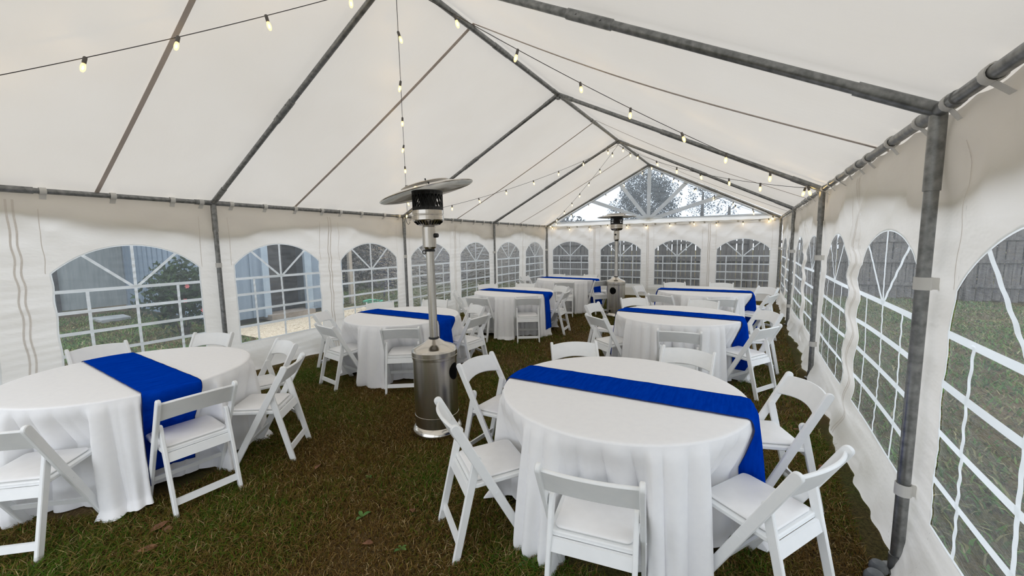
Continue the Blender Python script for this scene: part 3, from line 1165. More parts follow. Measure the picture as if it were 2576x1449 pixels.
# ------------------------------------------------------------------ patio heaters
def patch_on_cyl(b, r, a0, zc, ra, rz_, n=24):
    """oval patch lying on a cylinder of radius r"""
    rings = 6
    vs = [(r * math.cos(a0), r * math.sin(a0), zc)]
    for q in range(1, rings + 1):
        for k in range(n):
            w = 2 * PI * k / n
            a = a0 + ra * q / rings / r * math.cos(w)
            vs.append((r * math.cos(a), r * math.sin(a), zc + rz_ * q / rings * math.sin(w)))
    fs = [(0, 1 + k, 1 + (k + 1) % n) for k in range(n)]
    for q in range(rings - 1):
        for k in range(n):
            a, c = 1 + q * n + k, 1 + q * n + (k + 1) % n
            fs.append((a, a + n, c + n, c))
    b.add(vs, fs)


def make_heater(loc, lean, hat_tilt, hole_ang, label):
    h = thing('patio_heater', label, 'patio heater', loc, group='stainless patio heaters')
    h.rotation_euler = lean
    MB().lathe([(0.20, 0.0), (0.232, 0.012), (0.236, 0.03), (0.226, 0.06), (0.205, 0.082), (0.195, 0.09)], 48).build('base', M_STEEL2, h)
    body = MB().lathe([(0.197, 0.085), (0.197, 0.178), (0.200, 0.180), (0.200, 0.188), (0.197, 0.19), (0.197, 0.70), (0.203, 0.704), (0.204, 0.725), (0.200, 0.728), (0.205, 0.732), (0.205, 0.77), (0.196, 0.785)], 64).build('body', M_STEEL, h, angle=30)
    b = MB()
    patch_on_cyl(b, 0.1985, hole_ang, 0.585, 0.072, 0.076)
    b.build('hand_hole', M_HOLE, body)
    b = MB()
    patch_on_cyl(b, 0.1985, hole_ang - 0.35, 0.135, 0.022, 0.022)
    b.build('vent_hole', M_HOLE, body)
    MB().lathe([(0.198, 0.783), (0.186, 0.80), (0.10, 0.835), (0.055, 0.868), (0.042, 0.874)], 48).build('lid', M_STEEL2, h, angle=50)
    pole = MB()
    pole.lathe([(0.037, 0.87), (0.037, 1.70)], 28)
    pole.build('pole', M_STEEL, h)
    MB().lathe([(0.040, 0.868), (0.046, 0.872), (0.046, 0.884), (0.038, 0.888)], 28).build('collar', M_BLACK, h)
    nk = MB()
    nk.lathe([(0.038, 1.675), (0.050, 1.69), (0.060, 1.70), (0.060, 1.875), (0.050, 1.882), (0.05, 1.89)], 32)
    neck = nk.build('valve_housing', M_STEEL, h, angle=35)
    kb = MB()
    kb.lathe([(0.001, 0.03), (0.018, 0.028), (0.02, 0.0)], 14, (0.060 * math.cos(hole_ang), 0.060 * math.sin(hole_ang), 1.80), mat=Matrix.Rotation(hole_ang, 3, 'Z') @ Matrix.Rotation(PI / 2, 3, 'Y'))
    kb.build('knob', M_BLACK, neck)
    cl = MB()
    aa = hole_ang - 2.6
    cl.tube([(0.05 * math.cos(aa) + 0.02 * math.cos(w), 0.05 * math.sin(aa), 1.655 + 0.016 * math.sin(w)) for w in np.linspace(0, 2 * PI, 13)[:-1]], 0.004, 6, closed=True)
    cl.lathe([(0.042, 1.66), (0.046, 1.665), (0.046, 1.676), (0.040, 1.68)], 24)
    cl.build('wing_bolt', M_BLACK, h)
    # burner head: slotted bowl, two bright bands, perforated screen
    bw = MB()
    bw.lathe([(0.052, 1.885), (0.085, 1.89), (0.130, 1.93)], 40)
    bowl = bw.build('burner_bowl', M_STEEL, h, angle=50)
    sl = MB()
    for k in range(26):
        w = 2 * PI * k / 26
        p0 = Vector((0.094 * math.cos(w), 0.094 * math.sin(w), 1.8975))
        p1 = Vector((0.124 * math.cos(w), 0.124 * math.sin(w), 1.9235))
        sl.tube([p0, p1], 0.0045, 5)
    sl.build('slots', M_HOLE, bowl)
    MB().lathe([(0.132, 1.929), (0.137, 1.935), (0.137, 1.972), (0.131, 1.977), (0.131, 1.984), (0.137, 1.987), (0.138, 2.018), (0.128, 2.022)], 48).build('burner_band', M_STEEL2, h, angle=35)
    sc = MB()
    for sgn in (1, -1):
        for k in range(22):
            pts = []
            for j in range(9):
                w = 2 * PI * k / 22 + sgn * 0.5 * j / 8
                pts.append((0.128 * math.cos(w), 0.128 * math.sin(w), 2.015 + 0.165 * j / 8))
            sc.tube(pts, 0.0052, 4, cap=False)
    for z in (2.025, 2.04, 2.16, 2.175):
        sc.lathe([(0.124, z - 0.008), (0.131, z - 0.008), (0.131, z + 0.008), (0.124, z + 0.008)], 40)
    scr = sc.build('burner_screen', M_BLACK, h)
    MB().lathe([(0.07, 2.03), (0.07, 2.175)], 24).build('emitter', M_BLACK, scr)
    MB().lathe([(0.001, 2.186), (0.135, 2.186), (0.135, 2.176), (0.001, 2.176)], 40).build('screen_cap', M_BLACK, scr)
    # reflector
    mt = Matrix.Rotation(hat_tilt[1], 3, Vector((math.cos(hat_tilt[0]), math.sin(hat_tilt[0]), 0)))
    R = 0.415
    prof = [(R - 0.004, -0.004), (R, 0.0), (R - 0.002, 0.005), (0.36, 0.018), (0.28, 0.038), (0.22, 0.050), (0.05, 0.060), (0.001, 0.061)]
    prof_in = [(R - 0.004, -0.004), (R - 0.012, 0.0), (0.355, 0.012), (0.27, 0.031), (0.2, 0.045), (0.001, 0.055)]
    hb = MB()
    hb.lathe(prof, 64, (0, 0, 2.178), mat=mt)
    hb.lathe(prof_in, 64, (0, 0, 2.178), mat=mt)
    hat = hb.build('reflector', M_STEEL2, h, angle=50)
    tb = MB()
    tb.lathe([(0.001, 0.083), (0.20, 0.072), (0.215, 0.066), (0.213, 0.062), (0.001, 0.075)], 48, (0, 0, 2.178), mat=mt)
    tb.build('top_plate', M_STEEL2, hat)
    st = MB()
    for k in range(4):
        w = PI / 4 + k * PI / 2
        p0 = mt @ Vector((0.15 * math.cos(w), 0.15 * math.sin(w), 0.07)) + Vector((0, 0, 2.178))
        st.tube([p0, p0 + mt @ Vector((0, 0, 0.025))], 0.006, 6)
        p0 = mt @ Vector((0.33 * math.cos(w), 0.33 * math.sin(w), 0.022)) + Vector((0, 0, 2.178))
        st.tube([p0, p0 + mt @ Vector((0, 0, 0.012))], 0.007, 6)
    st.build('stud', M_BLACK, hat)
    return h


view_a = math.atan2(2.767, -2.426)          # bearing of the tilted-hood heater from the photographer's spot
make_heater((-2.426, 2.767, 0.0), (0.0, -0.012, 0), (view_a, -0.23), view_a + PI + 1.02, 'stainless steel patio heater with tilted round hood beside the table third in row of three')
a2 = math.atan2(8.86, -2.48)
make_heater((-2.48, 8.86, gh(0, 8.86)), (0, 0, 0), (a2, -0.01), a2 + PI - 0.35, 'stainless steel patio heater with level hood between the two tables nearest the gable wall')


# ------------------------------------------------------------------ string lights
BULB_PROF = [(0.001, -0.108), (0.008, -0.105), (0.0135, -0.094), (0.0165, -0.078), (0.015, -0.060), (0.011, -0.046), (0.009, -0.040)]


def light_string(A, B, sag, n, t0, t1, label, swags=1):
    A, B = Vector(A), Vector(B)
    s = thing('light_string', label, 'string lights', tuple(A), group='warm bulb strings under the canopy')

    def P(t):
        q = A.lerp(B, t)
        w = (t * swags) % 1.0
        return q - Vector((0, 0, sag * 4 * w * (1 - w))) - A
    MB().tube([P(k / 40) for k in range(41)], 0.0032, 6).build('cable', M_CABLE, s)
    for k in range(n):
        t = t0 + (t1 - t0) * k / max(1, n - 1) + random.uniform(-0.006, 0.006)
        c = P(t)
        mt = Matrix.Rotation(random.uniform(-0.35, 0.35), 3, 'X') @ Matrix.Rotation(random.uniform(-0.35, 0.35), 3, 'Y')
        sk = MB().lathe([(0.001, 0.008), (0.010, 0.006), (0.0125, 0.0), (0.0125, -0.040), (0.010, -0.044)], 10, c, mat=mt).build('lamp_socket', M_SOCKET, s)
        MB().lathe(BULB_PROF, 12, c, mat=mt).build('bulb', M_BULB, sk)
        MB().lathe([(0.001, -0.09), (0.005, -0.086), (0.005, -0.066), (0.001, -0.062)], 6, c, mat=mt).build('filament', M_FILAMENT, sk)
    return s


E_ = 0.05
RP = [(XM, y, HR - 0.09) for y in FY]
LE = [(XL + 0.10, y, HE + 0.02) for y in FY]
RE = [(XR - 0.10, y, HE + 0.02) for y in FY]
light_string(RP[3], LE[4], 0.10, 8, 0.08, 0.96, 'string of warm bulbs from the ridge down to the entrance corner on the shed side')
light_string(RP[3], LE[2], 0.06, 8, 0.10, 0.97, 'string of warm bulbs falling from ridge to the eave post beside the tilted-hood heater')
light_string(RP[3], RE[2], 0.10, 8, 0.10, 0.985, 'string of warm bulbs crossing from ridge down to the rusty eave joint')
light_string(LE[2], RP[1], 0.16, 8, 0.06, 0.95, 'string of warm bulbs rising from the shed-side eave to the second ridge joint')
light_string(RE[2], RP[1], 0.16, 8, 0.02, 0.95, 'string of warm bulbs rising from the rusty eave joint to the second ridge joint')
light_string(RP[1], LE[0], 0.10, 8, 0.06, 0.97, 'string of warm bulbs from second ridge joint to the shed-side gable corner')
light_string(RP[1], RE[0], 0.20, 8, 0.06, 0.97, 'string of warm bulbs from second ridge joint to the rippled-wall gable corner')
light_string((XL + 0.15, FY[0] - 0.06, HE), (XR - 0.15, FY[0] - 0.06, HE), 0.07, 11, 0.015, 0.985, 'string of warm bulbs running level above the four end-wall windows', swags=3)
light_string((XM, FY[0] - 0.07, HR - 0.08), (XL + 0.15, FY[0] - 0.07, HE + 0.04), 0.06, 6, 0.05, 0.93, 'string of warm bulbs along the shed-side slope of the clear gable')
light_string((XM, FY[0] - 0.07, HR - 0.08), (XR - 0.15, FY[0] - 0.07, HE + 0.04), 0.06, 7, 0.12, 0.99, 'string of warm bulbs along the gable slope on the side of the row of three')

# ------------------------------------------------------------------ outside: shed, fence, shrubs, trees
shed = thing('garden_shed', 'blue grey board shed with dark doorway beyond the tent wall', 'shed', (-9.7, 5.6, 0))
SO = Vector((9.7, -5.6, 0))


def board(x, y, z, sx, sy, sz, mat, name='board', parent=None):
    return MB().box(Vector((x, y, z)) + SO, (sx, sy, sz)).build(name, mat, parent or shed, smooth=False)


SH = 2.75
DOOR0, DOOR1 = 5.32, 6.22
y = 4.35
while y < 7.05:
    w = 0.30
    if not (y + w > DOOR0 - 0.02 and y < DOOR1 + 0.02):
        board(-9.72, y + w / 2, SH / 2 + 0.06, 0.03, w - 0.012, SH - 0.12, M_SHED)
        board(-9.70, y, SH / 2 + 0.06, 0.035, 0.045, SH - 0.12, M_SHED, 'batten')
    y += w
board(-9.72, (5.25 + DOOR0) / 2, SH / 2 + 0.06, 0.03, DOOR0 - 5.25, SH - 0.12, M_SHED)
board(-9.72, (DOOR1 + 6.45) / 2, SH / 2 + 0.06, 0.03, 6.45 - DOOR1, SH - 0.12, M_SHED)
board(-9.68, DOOR0 - 0.07, SH / 2 + 0.05, 0.07, 0.15, SH - 0.1, M_TRIM, 'door_jamb')
board(-9.68, DOOR1 + 0.09, SH / 2 + 0.05, 0.07, 0.18, SH - 0.1, M_TRIM, 'door_jamb')
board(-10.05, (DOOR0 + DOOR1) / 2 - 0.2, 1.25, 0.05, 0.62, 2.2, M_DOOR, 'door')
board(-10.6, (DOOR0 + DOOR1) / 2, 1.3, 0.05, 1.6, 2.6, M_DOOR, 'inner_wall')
board(-9.75, (DOOR0 + DOOR1) / 2, 0.09, 0.55, 1.1, 0.12, M_SILL, 'door_sill')
x = -9.72
while x > -14.95:
    board(x - 0.15, 4.34, SH / 2 + 0.06, 0.288, 0.03, SH - 0.12, M_SHED)
    board(x, 4.32, SH / 2 + 0.06, 0.045, 0.035, SH - 0.12, M_SHED, 'batten')
    x -= 0.30
y = 4.3
while y > -2.0:
    board(-14.95, y - 0.2, SH / 2 + 0.1, 0.03, 0.3995, SH - 0.2, M_SHED2)
    y -= 0.4
board(-14.9, 3.0, 1.3, 0.06, 0.07, 2.4, M_DOOR, 'downpipe')
board(-12.4, 5.8, SH + 0.08, 5.8, 3.3, 0.10, M_ROOF, 'roof')
board(-16.6, 1.4, SH + 0.08, 3.9, 7.2, 0.10, M_ROOF, 'roof')
board(-12.6, 7.36, SH / 2, 5.6, 0.03, SH, M_SHED, 'end_wall')

# gravel strip and slab
gb = MB()
gb.grid(24, 24, lambda u, v: (-9.42 + 2.2 * u + 0.12 * math.sin(7 * v), 4.1 + 3.3 * v, 0.012 + gh(0, 4.1 + 3.3 * v) + 0.004 * math.sin(40 * u * v)))
o = gb.build('gravel_strip', M_GRAVEL)
tag(o, 'strip of tan gravel in front of the shed doorway', 'gravel', kind='stuff')
o = MB()
o.plate([(-0.35, -0.28), (0.4, -0.3), (0.3, 0.26), (-0.3, 0.3)], 0, 0.09, 0.012, frame=lambda h, a, b: (a, b, h))
o = o.build('concrete_slab', M_CONC, recalc=True)
o.location = (-13.4, 3.55, 0.0)
tag(o, 'pale concrete slab lying on the lawn before the grey shed wall', 'slab')

# wooden fence behind the gable and to the right
fence = thing('wooden_fence', 'weathered grey board fence behind the gable end wall', 'fence', (0, 14.75, gh(0, 14)))
pm = None
x = -9.6
k = 0
while x < 11.5:
    hgt = 1.86 + 0.03 * math.sin(k * 1.7)
    if pm is None:
        pm = MB().plate([(-0.068, 0.02), (0.068, 0.02), (0.068, 1.84), (0.045, 1.87), (-0.045, 1.87), (-0.068, 1.84)], -0.010, 0.010, 0.003, frame=lambda h, a, b: (a, h, b)).build('plank', M_FENCE, fence, smooth=False, recalc=True)
        pm.location = (x, 0, 0)
    else:
        c = pm.copy()
        COL.objects.link(c)
        c.location = (x, 0.004 * math.sin(k * 3.1), 0.02 * math.sin(k * 1.7))
        c.rotation_euler = (0, 0.008 * math.sin(k * 2.3), 0)
    x += 0.149
    k += 1
for z in (0.40, 1.02, 1.58):
    MB().box((1.0, -0.035, z), (21.4, 0.04, 0.085)).build('rail', M_FENCE, fence, smooth=False)
for px in np.arange(-9.5, 11.5, 2.4):
    MB().box((px, -0.10, 0.95), (0.10, 0.10, 1.9)).build('post', M_FENCE, fence, smooth=False)

MB_ = MB().plate([(-0.05, -0.05), (0.05, -0.05), (0.05, 0.05), (-0.05, 0.05)], 0, 2.6, 0.006, frame=lambda h, a, b: (a, b, h))
o = MB_.build('wooden_post', M_POST, smooth=False, recalc=True)
o.location = (-9.83, 7.70, gh(0, 7.7) - 0.02)
tag(o, 'pale square wooden post standing on the lawn past the shed', 'post')
o = MB().tube([(0, 0, 0), (0.02, 0.22, 0.86)], [0.025, 0.03], 8).build('dark_stake', M_STAKE)
o.location = (-9.80, 8.86, gh(0, 8.86) - 0.02)
tag(o, 'dark leaning stake in the lawn near the coiled hose', 'stake')
hs = MB()
for r, z in ((0.30, 0.02), (0.27, 0.045), (0.31, 0.06)):
    hs.tube([(r * math.cos(w), 0.8 * r * math.sin(w), z + 0.01 * math.sin(3 * w)) for w in np.linspace(0, 2 * PI, 37)[:-1]], 0.013, 7, closed=True)
o = hs.build('garden_hose', M_HOSE)
o.location = (-9.35, 8.05, gh(0, 8.05))
tag(o, 'coiled green garden hose on the lawn beside the pale post', 'hose')


def leaves(n, centre, rad, size, cols, seed, hollow=0.55, zmin=None):
    rg = np.random.default_rng(seed)
    d = rg.normal(size=(n, 3))
    d /= np.linalg.norm(d, axis=1)[:, None]
    rr = hollow + (1 - hollow) * rg.random(n) ** 0.7
    lump = 1 + 0.18 * np.sin(4 * d[:, 0] + 3 * d[:, 2] + seed) + 0.14 * np.sin(7 * d[:, 1] - 5 * d[:, 2] + 2 * seed)
    c = np.array(centre) + d * (rr * lump)[:, None] * np.array(rad)
    if zmin is not None:
        c[:, 2] = np.maximum(c[:, 2], zmin + rg.random(n) * 0.1)
    a = rg.normal(size=(n, 3))
    a /= np.linalg.norm(a, axis=1)[:, None]
    b2 = np.cross(a, rg.normal(size=(n, 3)))
    b2 /= np.linalg.norm(b2, axis=1)[:, None]
    s = size * (0.6 + 0.8 * rg.random(n))[:, None]
    v = np.stack([c - a * s, c + b2 * s * 0.42, c + a * s, c - b2 * s * 0.42], 1).reshape(-1, 3)
    ci = rg.integers(0, len(cols), n)
    col = np.array(cols)[ci] * (0.7 + 0.6 * rg.random(n))[:, None]
    return v, col


def leaf_obj(name, v, col, mat, parent):
    n = len(v) // 4
    me = bpy.data.meshes.new(name)
    me.vertices.add(4 * n)
    me.vertices.foreach_set('co', v.ravel())
    me.loops.add(4 * n)
    me.loops.foreach_set('vertex_index', np.arange(4 * n, dtype=np.int32))
    me.polygons.add(n)
    me.polygons.foreach_set('loop_start', np.arange(0, 4 * n, 4, dtype=np.int32))
    me.polygons.foreach_set('loop_total', np.full(n, 4, dtype=np.int32))
    at = me.attributes.new('tint', 'FLOAT_COLOR', 'FACE')
    at.data.foreach_set('color', np.c_[col, np.ones(n)].astype(np.float32).ravel())
    me.materials.append(mat)
    me.update()
    o = bpy.data.objects.new(name, me)
    COL.objects.link(o)
    o.parent = parent
    return o


def shrub(name, label, cat, loc, rad, n, size, cols, seed, trunk_h=0.3, trunk_r=0.03, stems=5, group=None):
    s = thing(name, label, cat, loc, group=group)
    v, col = leaves(n, (0, 0, trunk_h + rad[2]), rad, size, cols, seed, hollow=0.25, zmin=0.03)
    leaf_obj('foliage', v, col, M_FOLIAGE, s)
    rg = random.Random(seed)
    for k in range(stems):
        w = 2 * PI * k / stems + rg.uniform(-.4, .4)
        e = Vector((rad[0] * 0.55 * math.cos(w), rad[1] * 0.55 * math.sin(w), trunk_h + rad[2] * rg.uniform(0.8, 1.4)))
        MB().tube([(0.04 * math.cos(w), 0.04 * math.sin(w), -0.03), e * 0.45 + Vector((0, 0, 0.02)), e], [trunk_r, trunk_r * 0.7, trunk_r * 0.3], 6).build('stem', M_BARK, s)
    return s


GREEN = [(0.03, 0.055, 0.025), (0.045, 0.075, 0.035), (0.06, 0.09, 0.04), (0.035, 0.05, 0.03)]
DARK_HAZED = [(0.07, 0.082, 0.085), (0.095, 0.105, 0.105), (0.11, 0.115, 0.11), (0.06, 0.072, 0.075)]  # dark foliage tones, lightened to put haze into the colour
BROWN = [(0.13, 0.12, 0.11), (0.17, 0.155, 0.14), (0.11, 0.11, 0.10), (0.20, 0.18, 0.16)]
cam_sh = shrub('camellia_shrub', 'dark green flowering shrub with pink blooms before the blue shed', 'shrub', (-9.55, 3.55, 0), (0.62, 0.62, 0.66), 2600, 0.055, GREEN, 3, trunk_h=0.22, trunk_r=0.022, stems=6)
for k, (dx, dy, dz) in enumerate([(0.50, -0.08, 1.02), (0.55, -0.15, 0.76), (0.42, 0.3, 1.2), (0.6, 0.1, 0.55)]):
    fl = MB()
    for j in range(6):
        w = 2 * PI * j / 6
        c_ = Vector((dx, dy, dz))
        fl.add([c_, c_ + Vector((0.015, 0.030 * math.cos(w - .5), 0.030 * math.sin(w - .5))), c_ + Vector((0.004, 0.045 * math.cos(w), 0.045 * math.sin(w))), c_ + Vector((0.015, 0.030 * math.cos(w + .5), 0.030 * math.sin(w + .5)))], [(0, 1, 2, 3)])
    fl.build('flower', M_PINK, cam_sh)
thk = [(-13.6, 9.2, 1.6), (-13.2, 11.4, 1.9), (-12.3, 13.6, 1.8), (-11.0, 15.6, 1.9), (-9.4, 17.0, 2.0), (-7.4, 17.6, 2.0), (-12.0, 17.5, 2.6)]
where_t = ['nearest the shed corner', 'second past the shed', 'third past the shed', 'fourth past the shed', 'behind the fence end', 'behind the gable fence', 'tallest, farthest past the shed']
for k, ((x, y, r), wtxt) in enumerate(zip(thk, where_t)):
    shrub('thicket_shrub', f'grey brown leafless-looking thicket beyond the lawn, {wtxt}', 'thicket', (x, y, gh(x, y)), (r, r, r * 0.72), 5200, 0.11, BROWN + DARK_HAZED[:2], 20 + k, trunk_h=0.05, trunk_r=0.04, stems=5, group='thickets past the shed')


def tree(label, loc, h, rad, n, size, cols, seed, crown_z=None, group='trees beyond the fence'):
    t = thing('tree', label, 'tree', loc, group=group)
    cz = crown_z or h - rad[2]
    v, col = leaves(n, (0, 0, cz), rad, size, cols, seed, hollow=0.35)
    leaf_obj('crown', v, col, M_FOLIAGE, t)
    MB().tube([(0, 0, -0.1), (0.05, 0.04, h * 0.4), (0.1, 0, h * 0.85)], [0.2, 0.15, 0.05], 8).build('trunk', M_BARK, t)
    return t


tree('broad dark evergreen tree rising behind the fence, filling the gable window', (-5.0, 24, 0), 5.9, (1.9, 1.8, 1.9), 15000, 0.06, DARK_HAZED, 51)
tree('small feathery grey tree behind the fence beside the dark evergreen', (-2.5, 27, 0), 5.4, (1.0, 1.0, 1.3), 900, 0.06, [(0.14, 0.15, 0.16), (0.10, 0.11, 0.12)], 52)
tree('thin bare-crowned tree behind the fence towards the row of three', (-0.9, 22, 0), 3.9, (0.9, 0.8, 0.6), 300, 0.05, [(0.16, 0.17, 0.18)], 53)
rt = [(4.5, 17.2, 3.2, 1.7), (7.6, 17.0, 3.6, 2.0), (10.8, 16.0, 3.8, 2.1), (13.0, 13.0, 3.6, 2.0), (13.8, 9.6, 3.6, 2.0), (13.5, 6.0, 3.4, 2.0)]
rl = ['right after the fence post row', 'second along the fence', 'at the fence corner', 'past the fence corner', 'second past the fence corner', 'third past the fence corner']
for k, ((x, y, h, r), t_) in enumerate(zip(rt, rl)):
    tree(f'dark bluish evergreen outside the rippled wall, {t_}', (x, y, 0), h, (r, r, h * 0.5), 6000, 0.13, [(0.075, 0.085, 0.095), (0.095, 0.10, 0.11), (0.065, 0.072, 0.08)], 70 + k, crown_z=h * 0.52, group='evergreens outside the rippled wall')


# ------------------------------------------------------------------ grass inside the tent and just outside
def patchy(x, y):
    return (np.sin(1.9 * x + 1.3 * y + 0.5) + np.sin(3.7 * x - 2.1 * y + 1.1) * 0.8 + np.sin(6.1 * y + 2.3 * x) * 0.6 + np.sin(8.3 * x + 5.7 * y) * 0.45)


PAL_IN = [(0.14, 0.080, 0.022), (0.25, 0.163, 0.060), (0.122, 0.112, 0.016), (0.062, 0.130, 0.012), (0.47, 0.36, 0.19)]
PAL_OUT = [(0.16, 0.145, 0.065), (0.20, 0.185, 0.085), (0.12, 0.165, 0.05), (0.085, 0.165, 0.04), (0.30, 0.27, 0.15)]


def grass(name, n, x0, x1, y0, y1, hmin, hmax, wid, seed, label, pal=PAL_IN):
    rg = np.random.default_rng(seed)
    x = rg.uniform(x0, x1, n)
    y = rg.uniform(y0, y1, n)
    keep = np.ones(n, bool)
    for T in TABLES.values():
        keep &= (x - T['c'][0]) ** 2 + (y - T['c'][1]) ** 2 > 0.74 ** 2
    for hx, hy in ((-2.426, 2.767), (-2.48, 8.86)):
        keep &= (x - hx) ** 2 + (y - hy) ** 2 > 0.2 ** 2
    keep &= ~((x > -9.6) & (x < -7.25) & (y > 4.05) & (y < 7.45))      # the gravel
    keep &= ~((x < -9.6) & (y > 4.3) & (y < 7.4))                      # the shed
    x, y = x[keep], y[keep]
    n = len(x)
    t = np.clip((y - 4.5) / 4.5, 0, 1)
    z = 0.085 * t * t * (3 - 2 * t)
    az = rg.uniform(0, 2 * PI, n)
    pv = patchy(x, y)
    hh = (hmin + (hmax - hmin) * rg.random(n)) * (1 + 0.18 * pv)
    lean = rg.uniform(0.6, 2.1, n) * hh
    w = wid * (0.6 + 0.8 * rg.random(n))
    dx, dy = np.cos(az), np.sin(az)
    sx, sy = -dy * w, dx * w
    curl = rg.uniform(-0.6, 0.6, n)
    ex, ey = np.cos(az + curl), np.sin(az + curl)
    P0 = np.stack([x - sx, y - sy, z - 0.004], 1)
    P1 = np.stack([x + sx, y + sy, z - 0.004], 1)
    mx_, my_ = x + dx * lean * 0.4, y + dy * lean * 0.4
    mz = z + hh * 0.62
    P2 = np.stack([mx_ + sx * 0.8, my_ + sy * 0.8, mz], 1)
    P3 = np.stack([mx_ - sx * 0.8, my_ - sy * 0.8, mz], 1)
    tz = z + hh * (0.70 + 0.3 * rg.random(n))
    P4 = np.stack([mx_ + ex * lean * 0.6, my_ + ey * lean * 0.6, tz], 1)
    co = np.stack([P0, P1, P2, P3, P4], 1).reshape(-1, 3).astype(np.float32)
    base = np.arange(n, dtype=np.int32)[:, None] * 5
    quads = base + np.array([[0, 1, 2, 3]], np.int32)
    tris = base + np.array([[3, 2, 4]], np.int32)
    me = bpy.data.meshes.new(name)
    me.vertices.add(5 * n)
    me.vertices.foreach_set('co', co.ravel())
    loops = np.concatenate([quads, tris], 1).ravel()
    me.loops.add(len(loops))
    me.loops.foreach_set('vertex_index', loops)
    st = np.stack([np.arange(n) * 7, np.arange(n) * 7 + 4], 1).ravel().astype(np.int32)
    me.polygons.add(2 * n)
    me.polygons.foreach_set('loop_start', st)
    me.polygons.foreach_set('loop_total', np.tile([4, 3], n).astype(np.int32))
    # colours: dead brown, straw, olive, green
    u = rg.random(n) + 0.16 * pv + (0.18 if pal is PAL_OUT else 0.0)
    idx = np.where(u < 0.30, 0, np.where(u < 0.55, 1, np.where(u < 0.80, 2, 3)))
    idx = np.where(rg.random(n) < 0.05, 4, idx)
    col = np.array(pal)[idx] * (0.65 + 0.7 * rg.random(n))[:, None]
    at = me.attributes.new('tint', 'FLOAT_COLOR', 'FACE')
    at.data.foreach_set('color', np.repeat(np.c_[col, np.ones(n)], 2, axis=0).astype(np.float32).ravel())
    me.materials.append(M_BLADE)
    me.update()
    o = bpy.data.objects.new(name, me)
    COL.objects.link(o)
    tag(o, label, 'grass', kind='stuff')
    return o


grass('grass', 380000, XL + 0.16, XR - 0.10, 0.2, 4.2, 0.020, 0.050, 0.0021, 1, 'matted brown and green grass around the tables at the open end of the tent')
grass('grass', 170000, XL + 0.16, XR - 0.10, 4.2, 12.4, 0.022, 0.05, 0.0026, 2, 'matted brown and green grass around the tables towards the gable end')
grass('grass', 85000, -14.8, XL - 0.2, 0.0, 15.0, 0.03, 0.065, 0.008, 3, 'lawn grass outside the tent on the shed side', PAL_OUT)
grass('grass', 55000, XR + 0.2, 9.0, 1.5, 14.5, 0.03, 0.065, 0.008, 4, 'lawn grass outside the tent beyond the rippled wall', PAL_OUT)


# ------------------------------------------------------------------ fallen leaves and weeds
def dry_leaf(x, y, s, rz, label, seed):
    rg = random.Random(seed)
    b = MB()
    pts = [(0, -1.0), (0.35, -0.55), (0.62, -0.1), (0.5, 0.35), (0.22, 0.7), (0, 1.05), (-0.25, 0.68), (-0.55, 0.3), (-0.6, -0.15), (-0.33, -0.6)]
    vs = [(0, 0, 0.10)] + [(a * s, c * s, s * (0.3 * abs(a) + 0.25 * rg.random())) for a, c in pts]
    vs[0] = (0, 0, s * 0.05)
    b.add(vs, [(0, 1 + k, 1 + (k + 1) % 10) for k in range(10)])
    o = b.build('fallen_leaf', M_LEAF_DRY, angle=80)
    md = o.modifiers.new('thickness', 'SOLIDIFY')
    md.thickness = 0.0008
    st = MB().tube([(0, -1.0 * s, s * .12), (0.1 * s, -1.5 * s, s * .2)], 0.0012, 5).build('leaf_stalk', M_LEAF_DRY, o)
    o.location = (x, y, gh(x, y) + 0.024)
    o.rotation_euler = (rg.uniform(-.25, .25), rg.uniform(-.25, .25), rz)
    tag(o, label, 'leaf', 'dry fallen leaves on the grass')


leafs = [(-3.04, 0.90, 0.05, 'curled dry brown leaf in the grass behind the chair at the blue runner end'),
         (-2.97, 0.92, 0.035, 'small dry brown leaf beside the curled leaf near the entrance table'),
         (-2.87, 0.79, 0.045, 'flat dry brown leaf alone on the grass near the entrance table'),
         (-1.79, 1.77, 0.035, 'orange brown leaf between the tilted-hood heater and the entrance-side chairs'),
         (-1.81, 1.43, 0.032, 'dark dry leaf beside the green weed in the aisle grass'),
         (-2.80, 1.80, 0.035, 'reddish dry leaf in the grass beside the chair foot'),
         (-2.81, 5.58, 0.05, 'pale curled leaf on the aisle grass past the tilted-hood heater'),
         (0.55, 3.60, 0.045, 'pale dry leaf by the rippled wall hem beside the third table'),
         (0.45, 4.25, 0.04, 'tan dry leaf lying between the rippled wall and the table rows'),
         (0.50, 5.83, 0.045, 'tan curled leaf by the rippled wall beside the second table'),
         (0.42, 6.10, 0.04, 'small tan leaf by the rippled wall beside the second table'),
         (0.46, 6.54, 0.04, 'tan leaf by the rippled wall leg between second and first table')]
for k, (x, y, s, lb) in enumerate(leafs):
    dry_leaf(x, y, s, k * 1.3, lb, k)


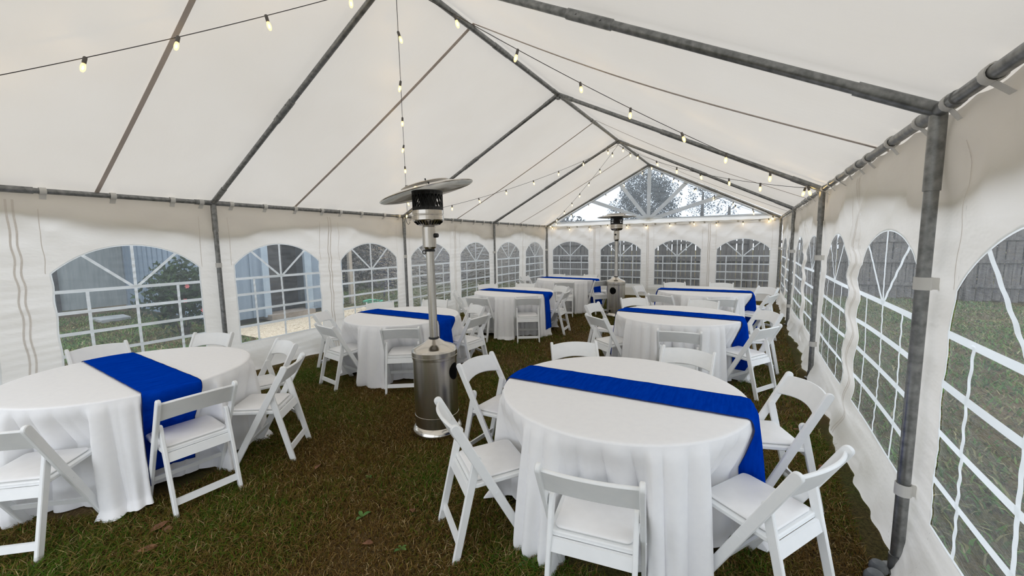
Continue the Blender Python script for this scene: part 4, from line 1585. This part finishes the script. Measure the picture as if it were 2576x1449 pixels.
def weed(x, y, s, n, label, seed):
    rg = random.Random(seed)
    w_ = thing('broadleaf_weed', label, 'weed', (x, y, gh(x, y)), rg.uniform(0, 6), group='green weeds in the grass')
    for k in range(n):
        a = 2 * PI * k / n + rg.uniform(-.3, .3)
        b = MB()
        L_ = s * rg.uniform(0.7, 1.1)
        d, p_ = Vector((math.cos(a), math.sin(a), 0)), Vector((-math.sin(a), math.cos(a), 0))
        vs, fs = [], []
        for j in range(6):
            t = j / 5
            c_ = d * (L_ * t) + Vector((0, 0, 0.012 + L_ * (0.75 * t - 0.45 * t * t)))
            hw_ = L_ * 0.26 * math.sin(PI * min(0.999, t * 0.9 + 0.08)) ** 0.8
            vs += [c_ - p_ * hw_ + Vector((0, 0, hw_ * 0.3)), c_, c_ + p_ * hw_ + Vector((0, 0, hw_ * 0.3))]
        for j in range(5):
            for q in (0, 1):
                fs.append((3 * j + q, 3 * j + q + 1, 3 * j + q + 4, 3 * j + q + 3))
        b.add(vs, fs).build('leaf', M_WEED, w_, angle=80)


weed(-2.04, 1.58, 0.055, 3, 'broad-leaved green weed in the aisle before the tilted-hood heater', 1)
weed(-0.94, 1.75, 0.065, 4, 'broad-leaved green weed growing beside the white cloth of the third table', 2)
weed(-2.35, 1.9, 0.035, 4, 'small green weed between the heater and the runner-end chair', 3)
weed(-1.62, 1.50, 0.04, 4, 'narrow green weed near the orange brown leaf', 4)

# weights at the foot of the near right-hand leg
for k, (x, y, r, lb) in enumerate([(0.655, 2.60, 0.04, 'rounded grey weight leaning on the foot of the tent leg'), (0.62, 2.50, 0.045, 'low grey rounded weight on the grass beside the tent leg')]):
    wb = MB()
    wb.lathe([(0.001, 0.0), (r * 0.8, 0.004), (r, r * 0.4), (r * 0.96, r * 0.9), (r * 0.7, r * 1.35), (r * 0.25, r * 1.5), (0.001, r * 1.5)], 20)
    o = wb.build('tent_weight', M_WEIGHT)
    o.location = (x, y, gh(x, y))
    tag(o, lb, 'weight', 'grey weights by the tent leg')
